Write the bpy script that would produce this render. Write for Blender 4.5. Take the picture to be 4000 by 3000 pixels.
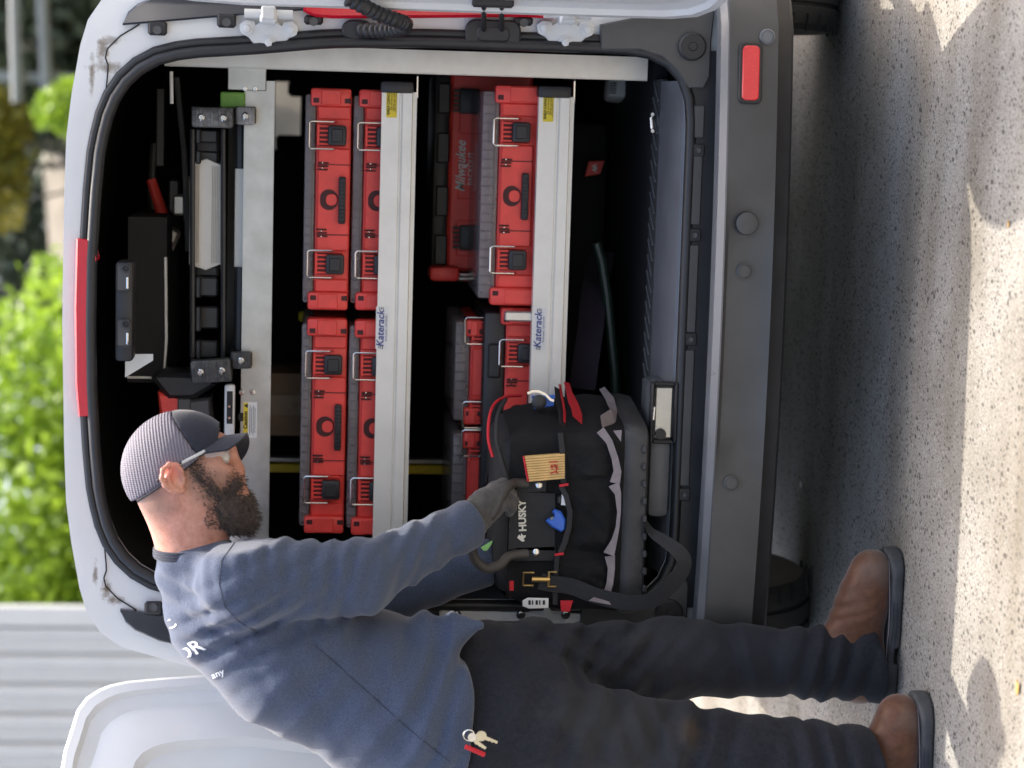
import bpy, bmesh, math, random
import numpy as np
from mathutils import Vector, Matrix, Euler, noise as mnoise
for o in list(bpy.data.objects): bpy.data.objects.remove(o, do_unlink=True)
scene = bpy.context.scene; COL = scene.collection
random.seed(7); RNG = np.random.default_rng(7)
rad = math.radians
# ------------------------------------------------------------------ camera (phone held on its side: world up points to image left)
FPX, YAW, PITCH, ROLL = 8000.0, .1338, .0941, .0171
CAM = Vector((.4732, -4.3889, 1.251))
_f = Vector((-math.sin(YAW)*math.cos(PITCH), math.cos(YAW)*math.cos(PITCH), -math.sin(PITCH)))
_r0 = Vector((math.cos(YAW), math.sin(YAW), 0)); _u0 = _r0.cross(_f)
_r = _r0*math.cos(ROLL)+_u0*math.sin(ROLL); _u = _u0*math.cos(ROLL)-_r0*math.sin(ROLL)
cd = bpy.data.cameras.new('camera'); cam = bpy.data.objects.new('camera', cd); COL.objects.link(cam)
M = Matrix.Identity(4)
for i, c in enumerate((-_u, _r, -_f)):
    for k in range(3): M[k][i] = c[k]
M.translation = CAM; cam.matrix_world = M
cd.sensor_fit = 'HORIZONTAL'; cd.sensor_width = 36; cd.lens = FPX/4000*36; cd.clip_start = .1; cd.clip_end = 500
cd.dof.use_dof = True; cd.dof.focus_distance = 4.35; cd.dof.aperture_fstop = 2.6
scene.camera = cam
scene.render.resolution_x = 1024; scene.render.resolution_y = 768
# ------------------------------------------------------------------ sky, sun, exposure
SUND = Vector((-.25, -.31, -1)).normalized()      # the way the light travels
w = bpy.data.worlds.new('World'); scene.world = w; w.use_nodes = True
nt = w.node_tree; bg = nt.nodes['Background']; sky = nt.nodes.new('ShaderNodeTexSky'); sky.sky_type = 'NISHITA'; sky.sun_disc = False
sky.sun_elevation = math.asin(-SUND.z); sky.sun_rotation = math.atan2(-SUND.x, -SUND.y)
sky.air_density = 1.0; sky.dust_density = 7; sky.ozone_density = .8
nt.links.new(sky.outputs[0], bg.inputs[0]); bg.inputs[1].default_value = .15
sl = bpy.data.lights.new('sun', 'SUN'); sl.energy = 2.0; sl.angle = rad(.53); sl.color = (1, .95, .86)
sun = bpy.data.objects.new('sun', sl); COL.objects.link(sun); sun.rotation_euler = SUND.to_track_quat('-Z', 'Y').to_euler()
sun.location = (3, 4, 12)
vs = scene.view_settings; vs.view_transform = 'Standard'; vs.look = 'None'; vs.exposure = 1.7; vs.gamma = 1.0; vs.use_curve_mapping = False
# ------------------------------------------------------------------ helpers
def W(px, py, y=0.0):
    """point of the plane y = const that a photo pixel (4000x3000) looks at"""
    d = _f*FPX+_r*(1500-py)+_u*(2000-px); t = (y-CAM.y)/d.y; return CAM+d*t
def Wp(px, py, p0, n):
    d = _f*FPX+_r*(1500-py)+_u*(2000-px); t = (Vector(p0)-CAM).dot(n)/d.dot(n); return CAM+d*t
def lerp(a, b, t): return a+(b-a)*t
class MB:
    def __init__(s): s.v = []; s.f = []
    def add(s, vs, fs):
        n = len(s.v); s.v += [tuple(p) for p in vs]; s.f += [tuple(i+n for i in f) for f in fs]; return s
    def box(s, c, d, rot=None, bev=0.0, seg=1):
        bm = bmesh.new(); bmesh.ops.create_cube(bm, size=1.0)
        for q in bm.verts: q.co = Vector((q.co.x*d[0], q.co.y*d[1], q.co.z*d[2]))
        if bev > 0: bmesh.ops.bevel(bm, geom=list(bm.edges), offset=min(bev, min(d)*.45), segments=seg, profile=.5, affect='EDGES')
        R = rot if rot is not None else Matrix.Identity(3); c = Vector(c); bm.verts.index_update()
        s.add([c+R@q.co for q in bm.verts], [[q.index for q in f.verts] for f in bm.faces]); bm.free(); return s
    def tube(s, path, r, n=8, caps=True):
        P = [Vector(p) for p in path]; rr = r if isinstance(r, (list, tuple)) else [r]*len(P)
        T = [(P[min(i+1, len(P)-1)]-P[max(i-1, 0)]).normalized() for i in range(len(P))]
        a = T[0].orthogonal().normalized(); vs = []; fs = []
        for i, p in enumerate(P):
            a = (a-T[i]*a.dot(T[i])).normalized(); b = T[i].cross(a)
            for k in range(n):
                t = 2*math.pi*k/n; vs.append(p+(a*math.cos(t)+b*math.sin(t))*rr[i])
        for i in range(len(P)-1):
            for k in range(n): fs.append((i*n+k, i*n+(k+1) % n, (i+1)*n+(k+1) % n, (i+1)*n+k))
        if caps: fs.append(tuple(range(n))[::-1]); fs.append(tuple((len(P)-1)*n+k for k in range(n)))
        return s.add(vs, fs)
    def strip(s, path, wv, th, nv):
        """flat band along a path; wv = half-width vectors, nv = thickness vectors"""
        vs = []; fs = []
        for i, p in enumerate(path):
            p = Vector(p); a = Vector(wv[i] if isinstance(wv, list) else wv); b = Vector(nv[i] if isinstance(nv, list) else nv)*th
            vs += [p-a-b, p+a-b, p+a+b, p-a+b]
        for i in range(len(path)-1):
            for k in range(4): fs.append((i*4+k, i*4+(k+1) % 4, i*4+4+(k+1) % 4, i*4+4+k))
        n = len(vs); fs += [(3, 2, 1, 0), (n-4, n-3, n-2, n-1)]
        return s.add(vs, fs)
    def prism(s, poly, fn, d0, d1, bev=0.0):
        """polygon [(a,b)] swept from depth d0 to d1; fn(a,b,d) gives the point"""
        n = len(poly); ax = sum(p[0] for p in poly)/n; bx = sum(p[1] for p in poly)/n
        lv = [(d0, 0), (d1, 0)] if bev <= 0 else [(d0, bev), (d0+math.copysign(bev, d1-d0), 0), (d1-math.copysign(bev, d1-d0), 0), (d1, bev)]
        vs = []
        for d, ins in lv:
            for i, (a, b) in enumerate(poly):
                if ins:
                    p0 = poly[i-1]; p1 = poly[(i+1) % n]; tx, ty = p1[0]-p0[0], p1[1]-p0[1]; L = math.hypot(tx, ty) or 1
                    nx, ny = ty/L, -tx/L
                    if (a-ax)*nx+(b-bx)*ny > 0: nx, ny = -nx, -ny
                    vs.append(fn(a+nx*ins, b+ny*ins, d))
                else: vs.append(fn(a, b, d))
        fs = [tuple(range(n))[::-1]]
        for L in range(len(lv)-1):
            for k in range(n): fs.append((L*n+k, L*n+(k+1) % n, (L+1)*n+(k+1) % n, (L+1)*n+k))
        fs.append(tuple((len(lv)-1)*n+k for k in range(n)))
        return s.add(vs, fs)
    def lathe(s, prof, o, ax, n=20):
        ax = Vector(ax).normalized(); a = ax.orthogonal().normalized(); b = ax.cross(a); o = Vector(o); vs = []; fs = []
        for r, h in prof:
            for k in range(n):
                t = 2*math.pi*k/n; vs.append(o+ax*h+(a*math.cos(t)+b*math.sin(t))*r)
        for i in range(len(prof)-1):
            for k in range(n): fs.append((i*n+k, i*n+(k+1) % n, (i+1)*n+(k+1) % n, (i+1)*n+k))
        fs.append(tuple(range(n))[::-1]); fs.append(tuple((len(prof)-1)*n+k for k in range(n)))
        return s.add(vs, fs)
    def loft(s, rings, closed=True, cap=False):
        n = len(rings[0]); vs = [p for R in rings for p in R]; fs = []
        for i in range(len(rings)-1):
            for k in range(n if closed else n-1): fs.append((i*n+k, i*n+(k+1) % n, (i+1)*n+(k+1) % n, (i+1)*n+k))
        if cap: fs.append(tuple(range(n))[::-1]); fs.append(tuple((len(rings)-1)*n+k for k in range(n)))
        return s.add(vs, fs)
    def build(s, name, mat, parent=None, smooth=32, fix=True):
        me = bpy.data.meshes.new(name); me.from_pydata(s.v, [], s.f)
        if fix:
            bm = bmesh.new(); bm.from_mesh(me); bmesh.ops.recalc_face_normals(bm, faces=bm.faces); bm.to_mesh(me); bm.free()
        me.materials.append(mat)
        if smooth:
            me.polygons.foreach_set('use_smooth', [True]*len(me.polygons)); me.set_sharp_from_angle(angle=rad(smooth))
        return link(name, me, parent)
def link(name, me, parent=None):
    o = bpy.data.objects.new(name, me); COL.objects.link(o)
    if parent is not None:
        o.parent = parent
        if parent.type == 'EMPTY' and parent.parent is None: o.matrix_parent_inverse = Matrix.Translation(-parent.location)
    return o
def tag(o, label=None, cat=None, group=None, kind=None):
    for k, v in (('label', label), ('category', cat), ('group', group), ('kind', kind)):
        if v: o[k] = v
    return o
def thing(name, loc, label, cat, group=None):
    o = bpy.data.objects.new(name, None); COL.objects.link(o); o.location = loc; o.empty_display_size = .1
    return tag(o, label, cat, group)
def copy_tree(o, parent=None):
    c = o.copy(); COL.objects.link(c); c.parent = parent
    if parent is not None: c.matrix_parent_inverse = o.matrix_parent_inverse.copy()
    for ch in o.children: copy_tree(ch, c)
    return c
def place(root, loc, rz=0):
    """things built round the origin: move them to their place"""
    root.location = loc; root.rotation_euler = (0, 0, rz)
_texts = 0
def text(name, body, size, M4, mat, parent, ext=.0006, bold=0.0, shear=0.0, align='CENTER', sx=1.0):
    cu = bpy.data.curves.new(name, 'FONT'); cu.body = body; cu.size = size; cu.align_x = align; cu.align_y = 'CENTER'
    cu.extrude = ext; cu.offset = bold; cu.shear = shear; cu.resolution_u = 3
    t = bpy.data.objects.new(name, cu); COL.objects.link(t); bpy.context.view_layer.update()
    me = bpy.data.meshes.new_from_object(t.evaluated_get(bpy.context.evaluated_depsgraph_get())); bpy.data.objects.remove(t)
    me.transform(Matrix.Diagonal((sx, 1, 1, 1))); me.transform(M4); me.name = name
    me.materials.clear(); me.materials.append(mat); return link(name, me, parent)
def facing(o, right=(1, 0, 0), up=(0, 0, 1)):
    r = Vector(right).normalized(); u = Vector(up).normalized(); n = r.cross(u); m = Matrix.Identity(4)
    for i, c in enumerate((r, u, n)):
        for k in range(3): m[k][i] = c[k]
    m.translation = Vector(o); return m
# ------------------------------------------------------------------ materials (all procedural)
def mat(name, col, rough=.5, metal=0.0, var=.12, scale=30, bump=0.0, bscale=200, spec=None, coat=0.0, trans=0.0, ior=1.45, alpha=1.0, dirt=0.0, dirtcol=(.25, .22, .18), rvar=.08):
    m = bpy.data.materials.new(name); m.use_nodes = True; N = m.node_tree; b = N.nodes['Principled BSDF']
    tc = N.nodes.new('ShaderNodeTexCoord'); nz = N.nodes.new('ShaderNodeTexNoise'); nz.inputs['Scale'].default_value = scale; nz.inputs['Detail'].default_value = 6
    N.links.new(tc.outputs['Object'], nz.inputs['Vector'])
    cr = N.nodes.new('ShaderNodeValToRGB'); e = cr.color_ramp.elements
    e[0].position = .3; e[1].position = .7
    e[0].color = (*[c*(1-var) for c in col], 1); e[1].color = (*[min(1, c*(1+var)) for c in col], 1)
    N.links.new(nz.outputs['Fac'], cr.inputs['Fac']); out = cr.outputs['Color']
    if dirt > 0:
        d = N.nodes.new('ShaderNodeTexNoise'); d.inputs['Scale'].default_value = 6; d.inputs['Detail'].default_value = 9; d.inputs['Roughness'].default_value = .7
        N.links.new(tc.outputs['Object'], d.inputs['Vector'])
        dr = N.nodes.new('ShaderNodeValToRGB'); dr.color_ramp.elements[0].position = .5; dr.color_ramp.elements[1].position = .78
        N.links.new(d.outputs['Fac'], dr.inputs['Fac'])
        mu = N.nodes.new('ShaderNodeMath'); mu.operation = 'MULTIPLY'; mu.inputs[1].default_value = dirt; N.links.new(dr.outputs['Color'], mu.inputs[0])
        mx = N.nodes.new('ShaderNodeMixRGB'); mx.inputs[2].default_value = (*dirtcol, 1)
        N.links.new(mu.outputs[0], mx.inputs[0]); N.links.new(out, mx.inputs[1]); out = mx.outputs[0]
    N.links.new(out, b.inputs['Base Color'])
    mr = N.nodes.new('ShaderNodeMapRange'); mr.inputs['To Min'].default_value = max(.02, rough-rvar); mr.inputs['To Max'].default_value = min(1, rough+rvar)
    N.links.new(nz.outputs['Fac'], mr.inputs['Value']); N.links.new(mr.outputs[0], b.inputs['Roughness'])
    b.inputs['Metallic'].default_value = metal
    if spec is not None: b.inputs['Specular IOR Level'].default_value = spec
    if coat: b.inputs['Coat Weight'].default_value = coat; b.inputs['Coat Roughness'].default_value = .06
    if trans: b.inputs['Transmission Weight'].default_value = trans; b.inputs['IOR'].default_value = ior
    if alpha < 1: b.inputs['Alpha'].default_value = alpha
    if bump > 0:
        bz = N.nodes.new('ShaderNodeTexNoise'); bz.inputs['Scale'].default_value = bscale; bz.inputs['Detail'].default_value = 4
        N.links.new(tc.outputs['Object'], bz.inputs['Vector']); bn = N.nodes.new('ShaderNodeBump'); bn.inputs['Strength'].default_value = bump; bn.inputs['Distance'].default_value = .004
        N.links.new(bz.outputs['Fac'], bn.inputs['Height']); N.links.new(bn.outputs[0], b.inputs['Normal'])
    m['_b'] = 1
    return m
MT = {}
MT['paint'] = mat('white_paint', (.70, .71, .71), .3, var=.03, scale=4, coat=.5, dirt=.12, dirtcol=(.5, .47, .42))
MT['paint_in'] = mat('white_door_paint', (.66, .665, .655), .38, var=.03, scale=5, coat=.3, dirt=.2, dirtcol=(.5, .47, .42))
MT['rubber'] = mat('seal_rubber', (.018, .019, .021), .45, var=.2, scale=14, bump=.15, bscale=60)
MT['plastic'] = mat('grey_bumper_plastic', (.062, .062, .062), .4, var=.13, scale=9, bump=.12, bscale=900, dirt=.25, dirtcol=(.12, .115, .105))
MT['plastic_dark'] = mat('black_plastic', (.018, .018, .02), .45, var=.2, scale=20, bump=.1, bscale=500)
MT['plastic_sill'] = mat('grey_sill_plastic', (.115, .12, .13), .42, var=.1, scale=14, bump=.1, bscale=700)
MT['black'] = mat('black_matte', (.010, .010, .011), .8, var=.3, scale=12)
MT['liner'] = mat('dark_liner', (.02, .02, .021), .8, var=.3, scale=8)
MT['tyre'] = mat('tyre_rubber', (.016, .016, .016), .75, var=.25, scale=30, bump=.3, bscale=120, dirt=.3, dirtcol=(.06, .055, .045))
MT['red_lens'] = mat('red_lens', (.52, .006, .022), .1, var=.05, scale=50, coat=.6)
MT['reflector'] = mat('red_reflector', (.75, .02, .03), .25, var=.08, scale=400, coat=.5)
MT['alu'] = mat('brushed_aluminium', (.66, .65, .61), .38, metal=.75, var=.08, scale=18, rvar=.12, dirt=.1)
MT['alu_shelf'] = mat('satin_shelf_aluminium', (.76, .74, .68), .42, metal=.25, var=.05, scale=9, dirt=.3, dirtcol=(.5, .47, .41))
MT['steel'] = mat('bright_steel', (.72, .72, .70), .22, metal=1.0, var=.05, scale=60)
MT['galv'] = mat('galvanised_steel', (.50, .50, .47), .40, metal=.85, var=.15, scale=16, dirt=.25, dirtcol=(.2, .19, .16))
MT['red'] = mat('red_case_plastic', (.78, .062, .048), .42, var=.08, scale=30, bump=.06, bscale=900, dirt=.3, dirtcol=(.42, .045, .035))
MT['clear'] = mat('smoky_clear_lid', (.55, .52, .52), .12, var=.05, scale=20, trans=.82, ior=1.3, dirt=.12)
MT['yellow'] = mat('yellow_sticker', (.75, .58, .03), .5, var=.04)
MT['white'] = mat('white_label', (.72, .72, .69), .5, var=.04)
MT['ink'] = mat('black_ink', (.012, .012, .014), .6)
MT['blue_ink'] = mat('blue_ink', (.045, .055, .22), .5)
MT['dark_glossy'] = mat('glossy_black_trim', (.03, .034, .045), .15, var=.1, coat=.6)
MT['screen'] = mat('hazy_windscreen', (.80, .85, .84), .35, var=.04, alpha=.45)
MT['glass'] = mat('clear_glass', (.9, .93, .92), .03, var=.01, trans=1.0, ior=1.2)
# ================================================================== the ground
def ground_mat():
    m = bpy.data.materials.new('exposed_aggregate_concrete'); m.use_nodes = True; N = m.node_tree; L = N.links; b = N.nodes['Principled BSDF']
    tc = N.nodes.new('ShaderNodeTexCoord')
    def noise(sc, det=5, ro=.6):
        n = N.nodes.new('ShaderNodeTexNoise'); n.inputs['Scale'].default_value = sc; n.inputs['Detail'].default_value = det; n.inputs['Roughness'].default_value = ro
        L.new(tc.outputs['Object'], n.inputs['Vector']); return n
    def ramp(src, stops):
        r = N.nodes.new('ShaderNodeValToRGB'); el = r.color_ramp.elements
        el[0].position, el[0].color = stops[0][0], (*stops[0][1], 1); el[1].position, el[1].color = stops[-1][0], (*stops[-1][1], 1)
        for p, c in stops[1:-1]: e = el.new(p); e.color = (*c, 1)
        L.new(src, r.inputs['Fac']); return r.outputs['Color']
    def mix(f, a, c, mode='MIX'):
        x = N.nodes.new('ShaderNodeMixRGB'); x.blend_type = mode
        for i, s in enumerate((f, a, c)):
            if isinstance(s, (int, float)): x.inputs[i].default_value = s
            elif isinstance(s, tuple): x.inputs[i].default_value = (*s, 1)
            else: L.new(s, x.inputs[i])
        return x.outputs[0]
    base = ramp(noise(3.2, 6).outputs['Fac'], [(.3, (.23, .212, .182)), (.52, (.295, .278, .248)), (.72, (.34, .325, .298))])
    grain = ramp(noise(170, 4, .75).outputs['Fac'], [(.33, (.52, .50, .46)), (.5, (.95, .95, .95)), (.66, (1.15, 1.14, 1.1))])
    col = mix(1.0, base, grain, 'MULTIPLY')
    for sc, lo, hi, amt, dark in ((68, .10, .17, .85, (.085, .08, .075)), (34, .055, .115, .9, (.07, .065, .06)), (140, .12, .22, .6, (.14, .115, .09)), (55, .1, .12, .4, (.48, .45, .40))):
        v = N.nodes.new('ShaderNodeTexVoronoi'); v.inputs['Scale'].default_value = sc; v.inputs['Randomness'].default_value = 1
        wv = N.nodes.new('ShaderNodeMapping'); wv.inputs['Scale'].default_value = (1.5, 1, 1); wv.inputs['Rotation'].default_value = (0, 0, sc*.013)
        L.new(tc.outputs['Object'], wv.inputs['Vector']); L.new(wv.outputs[0], v.inputs['Vector'])
        sp = N.nodes.new('ShaderNodeSeparateColor'); L.new(v.outputs['Color'], sp.inputs[0])
        thr = N.nodes.new('ShaderNodeMath'); thr.operation = 'MULTIPLY'; L.new(sp.outputs[0], thr.inputs[0]); thr.inputs[1].default_value = hi*2.6
        sub = N.nodes.new('ShaderNodeMath'); sub.operation = 'SUBTRACT'; L.new(thr.outputs[0], sub.inputs[0]); L.new(v.outputs['Distance'], sub.inputs[1])
        mr = N.nodes.new('ShaderNodeMapRange'); mr.inputs['From Min'].default_value = 0; mr.inputs['From Max'].default_value = .06; mr.inputs['To Max'].default_value = amt
        L.new(sub.outputs[0], mr.inputs['Value']); col = mix(mr.outputs[0], col, dark)
    # old drip stains where vehicles stand, streaks along the lane
    st = N.nodes.new('ShaderNodeMapping'); st.inputs['Scale'].default_value = (.35, 2.2, 1); L.new(tc.outputs['Object'], st.inputs['Vector'])
    sn = N.nodes.new('ShaderNodeTexNoise'); sn.inputs['Scale'].default_value = 1.7; sn.inputs['Detail'].default_value = 5; L.new(st.outputs[0], sn.inputs['Vector'])
    stain = ramp(sn.outputs['Fac'], [(.42, (1, 1, 1)), (.66, (.70, .66, .60))])
    col = mix(1.0, col, stain, 'MULTIPLY')
    L.new(col, b.inputs['Base Color']); b.inputs['Roughness'].default_value = .9; b.inputs['Specular IOR Level'].default_value = .25
    bn = N.nodes.new('ShaderNodeBump'); bn.inputs['Strength'].default_value = .35; bn.inputs['Distance'].default_value = .004
    L.new(noise(120, 5, .7).outputs['Fac'], bn.inputs['Height']); L.new(bn.outputs[0], b.inputs['Normal'])
    return m
g = MB(); n = 24
for i in range(n+1):
    for j in range(n+1):
        x = -120+240*i/n; y = -60+240*j/n; g.v.append((x, y, 0))
for i in range(n):
    for j in range(n): a = i*(n+1)+j; g.f.append((a, a+n+1, a+n+2, a+1))
tag(g.build('ground', ground_mat(), smooth=None), kind='structure')
# ================================================================== behind the van
def leaf_mat(name, c1, c2, tr=.35):
    m = bpy.data.materials.new(name); m.use_nodes = True; N = m.node_tree; L = N.links; b = N.nodes['Principled BSDF']
    ge = N.nodes.new('ShaderNodeNewGeometry'); r = N.nodes.new('ShaderNodeValToRGB'); r.color_ramp.elements[0].color = (*c1, 1); r.color_ramp.elements[1].color = (*c2, 1)
    tc = N.nodes.new('ShaderNodeTexCoord'); nz = N.nodes.new('ShaderNodeTexNoise'); nz.inputs['Scale'].default_value = 1.6; L.new(tc.outputs['Object'], nz.inputs['Vector'])
    ad = N.nodes.new('ShaderNodeMath'); ad.operation = 'MULTIPLY_ADD'; L.new(ge.outputs['Random Per Island'], ad.inputs[0]); ad.inputs[1].default_value = .7; ad.inputs[2].default_value = -.2
    a2 = N.nodes.new('ShaderNodeMath'); L.new(ad.outputs[0], a2.inputs[0]); L.new(nz.outputs['Fac'], a2.inputs[1])
    L.new(a2.outputs[0], r.inputs['Fac']); L.new(r.outputs[0], b.inputs['Base Color']); b.inputs['Roughness'].default_value = .45
    t = N.nodes.new('ShaderNodeBsdfTranslucent'); L.new(r.outputs[0], t.inputs['Color']); mx = N.nodes.new('ShaderNodeMixShader'); mx.inputs[0].default_value = tr
    L.new(b.outputs[0], mx.inputs[1]); L.new(t.outputs[0], mx.inputs[2]); L.new(mx.outputs[0], N.nodes['Material Output'].inputs['Surface'])
    return m
def leaves(mb, c, rx, ry, rz, n, s, shell=.45):
    c = np.array(c)
    d = RNG.normal(size=(n, 3)); d /= np.linalg.norm(d, axis=1)[:, None]; rr = 1-shell*RNG.random(n)**1.5
    lump = 1+.16*np.sin(d[:, 0]*5+c[0])*np.sin(d[:, 1]*6+1)*np.sin(d[:, 2]*5+c[2])
    P = c+d*(rr*lump)[:, None]*np.array((rx, ry, rz))
    u = RNG.normal(size=(n, 3)); u /= np.linalg.norm(u, axis=1)[:, None]; v = np.cross(u, RNG.normal(size=(n, 3))); v /= np.linalg.norm(v, axis=1)[:, None]
    sz = s*(.6+.8*RNG.random(n))[:, None]
    k = len(mb.v); V = np.stack([P-u*sz, P+v*sz*.45, P+u*sz, P-v*sz*.45], 1).reshape(-1, 3)
    mb.v += [tuple(q) for q in V]; mb.f += [(k+4*i, k+4*i+1, k+4*i+2, k+4*i+3) for i in range(n)]
def branchy(mb, base, h, r, lean=0.0, nb=5, spread=.9):
    b = Vector(base); P = [b+Vector((lean*t*t, .1*math.sin(3*t), h*t)) for t in (0, .25, .5, .75, 1)]
    mb.tube(P, [r, r*.85, r*.65, r*.45, r*.2], 8)
    for i in range(nb):
        t = .3+.6*i/nb; p = b+Vector((lean*t*t, .1*math.sin(3*t), h*t)); a = i*2.4
        mb.tube([p, p+Vector((math.cos(a)*spread*.5, math.sin(a)*spread*.5, .25*h*.5)), p+Vector((math.cos(a)*spread, math.sin(a)*spread, h*.3))], [r*.4, r*.28, r*.1], 6)
MT['bark'] = mat('bark', (.10, .085, .07), .9, var=.3, scale=14, bump=.5, bscale=40)
MT['leaf'] = leaf_mat('fresh_leaves', (.09, .17, .015), (.36, .52, .05), .45)
MT['leaf_dark'] = leaf_mat('dark_leaves', (.03, .05, .032), (.11, .14, .085), .25)
MT['leaf_yellow'] = leaf_mat('yellow_leaves', (.10, .12, .02), (.42, .36, .05), .3)
MT['dry'] = mat('dry_slope_earth', (.13, .115, .09), .95, var=.5, scale=1.4, bump=.6, bscale=3)
# embankment
sl_ = MB(); prof = [(13, -.05), (14.5, .9), (16, 2.4), (17.5, 3.6), (20, 4.3), (26, 5.0), (34, 5.5), (60, 7)]
xs = [-60+6*i for i in range(26)]
for x in xs:
    for k, (y, z) in enumerate(prof): sl_.v.append((x, y+.6*math.sin(x*.5+k), max(z+.3*math.sin(x*.37+k*1.7), -.05)))
for i in range(len(xs)-1):
    for k in range(len(prof)-1): a = i*len(prof)+k; sl_.f.append((a, a+1, a+len(prof)+1, a+len(prof)))
tag(sl_.build('hillside', MT['dry'], smooth=60), kind='structure')
# leafy hedge trees between the metal building and the slope
hx0, hx1 = W(150, 2380, 12.2).x, W(150, 960, 12.2).x
def bush(name, c, rx, ry, rz, n, s, m, label, cat='tree', group=None, trunk=True):
    t = thing(name, (c[0], c[1], 0), label, cat, group); lb = MB(); rg = 4
    for k in range(rg):
        a = k*2.2; leaves(lb, (c[0]+math.cos(a)*rx*.35, c[1]+math.sin(a)*ry*.35, c[2]+rz*.3*math.sin(a*1.7)), rx*.8, ry*.8, rz*.8, n//rg, s)
    lb.build('crown', m, t, smooth=None, fix=False)
    tb = MB(); branchy(tb, (c[0], c[1], -.05), c[2]+rz*.3, .06+.02*rz, 0, 7, rx*.6); tb.build('trunk', MT['bark'], t)
    return t
GH = 'leafy trees behind the van'
for k, (fx, hz, rx, rz, lb) in enumerate(((-.12, 2.5, 1.0, 2.2, 'bright green leafy tree half hidden by the white metal building'), (.08, 2.5, 1.0, 2.2, 'bright green leafy tree just right of the white metal building corner'), (.34, 2.4, 1.05, 2.1, 'bright green leafy tree behind the van roof, second from the metal building'),
        (.62, 2.3, 1.0, 2.0, 'bright green leafy tree behind the van roof, third from the metal building'), (.88, 1.75, .95, 1.75, 'rounded bright green tree ending the leafy row beside the dry slope'))):
    bush('leafy_tree', (lerp(hx0, hx1, fx), 12.0+.4*(k % 2), hz), rx, .9, rz, 6500, .075, MT['leaf'], lb, group=GH)
# farther right: yellow shrub, green shrubs, dark trees
y0 = 17.0
p = W(-40, 640, y0); bush('yellow_shrub', (p.x, y0, p.z+.1), .75, .5, .5, 2600, .07, MT['leaf_yellow'], 'yellow and orange shrub on the slope above the van roof', 'shrub')
p = W(230, 415, y0-1.2); bush('green_shrub', (p.x, y0-1.2, p.z-.55), .32, .4, .75, 2600, .07, MT['leaf'], 'small green shrub below the pale rails, right of the slope', 'shrub')
for k, (px, py, yy, r, lb) in enumerate(((170, 110, 18.6, 1.5, 'dark tree behind the pale rails, above the right rear corner of the van'), (150, -260, 23, 2.6, 'dark tree at the right edge behind the pale rails'), (60, 620, 29, 2.2, 'dark tree far up the slope behind the yellow shrub'), (30, 1150, 30, 2.4, 'dark tree far behind the leafy trees'))):
    p = W(px, py, yy); bush('dark_tree', (p.x, yy, p.z), r, r*.8, r, 5000, .12, MT['leaf_dark'], lb, group='dark trees on the slope')
MT['rail'] = mat('weathered_pale_rail', (.20, .215, .21), .6, var=.1, scale=3)
rl = thing('rail_fence', W(200, 200, 16.6)*1.0, 'pale two-rail fence running across the slope above the van', 'fence')
for (a, b_) in (((30, -900), (68, 400)), ((120, -900), (188, 460))):
    MB().tube([W(*a, 16.6), W(*b_, 16.6)], .06, 10).build('rail', MT['rail'], rl)
for py in (-700, -250, 300):
    q = W(20, py, 16.7); MB().box((q.x, 16.72, q.z-.75), (.1, .1, 1.9), bev=.01).build('post', MT['rail'], rl)
# ribbed white metal building
MT['siding'] = mat('white_metal_siding', (.62, .63, .62), .45, var=.03, scale=2, dirt=.1)
bx1 = W(300, 2372, 9.2).x; BY = 9.2; bd = thing('metal_building', (bx1-4, BY, 0), 'white ribbed metal building at the left behind the open van door', 'building')
pit = .205
pan = MB(); pr = [(0, .03), (.008, .03), (.03, -.05), (.07, -.05), (.095, 0), (.14, 0), (.145, -.01), (.155, -.01), (.16, 0), (.2, .002), (.205, .03)]
sec = lambda x0, y: [(x0-a, y+b_, z) for a, b_ in pr for z in (0, 4.6)]
vs_ = sec(0, 0); pan.add(vs_, [(2*i, 2*i+2, 2*i+3, 2*i+1) for i in range(len(pr)-1)])
me_panel = pan.build('siding_panel', MT['siding'], None, smooth=None, fix=False)
for k in range(34):
    o = me_panel if k == 0 else me_panel.copy()
    if k: COL.objects.link(o)
    o.parent = bd; o.location = (bx1-.11-k*pit-bd.location.x, 0, 0)
MB().box((bx1-.05, BY-.03, 2.3), (.13, .1, 4.6), bev=.01).build('corner_trim', MT['siding'], bd)
MB().prism([(bx1-.02, BY+.09), (bx1-1.1, BY+3.2), (bx1-7.2, BY+3.2), (bx1-7.2, BY+.09)], lambda a, b, d: Vector((a, b, d)), 0, 4.55).build('wall', MT['siding'], bd, None)
MB().prism([(bx1+.06, BY-.12), (bx1-1.0, BY+3.4), (bx1-7.4, BY+3.4), (bx1-7.4, BY-.12)], lambda a, b, d: Vector((a, b, d)), 4.6, 4.72).build('roof', MT['siding'], bd, None)
# ================================================================== the van (rear plane y = 0, van points to +y)
van = thing('cargo_van', (0, 2.2, 0), 'white cargo van with both rear doors open, grey bumper and full shelves', 'van')
OUT = [(0, 1.775), (.14, 1.773), (.272, 1.771), (.385, 1.767), (.471, 1.757), (.545, 1.744), (.603, 1.734), (.645, 1.715), (.675, 1.688), (.69, 1.665), (.735, 1.51), (.765, 1.3), (.79, 1.1), (.812, .9), (.825, .7), (.825, .5), (.805, .40), (.6, .385), (.3, .385), (0, .385)]
SEAL = [(0, 1.731), (.139, 1.729), (.275, 1.721), (.362, 1.713), (.423, 1.70), (.459, 1.688), (.494, 1.669), (.524, 1.641), (.544, 1.613), (.559, 1.577), (.569, 1.517), (.58, 1.394), (.597, 1.249), (.602, 1.152), (.605, 1.03), (.605, .854), (.605, .656), (.603, .581), (.587, .53), (.559, .497), (.532, .480), (.496, .470), (.447, .467), (.308, .467), (.132, .467), (0, .467)]
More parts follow.
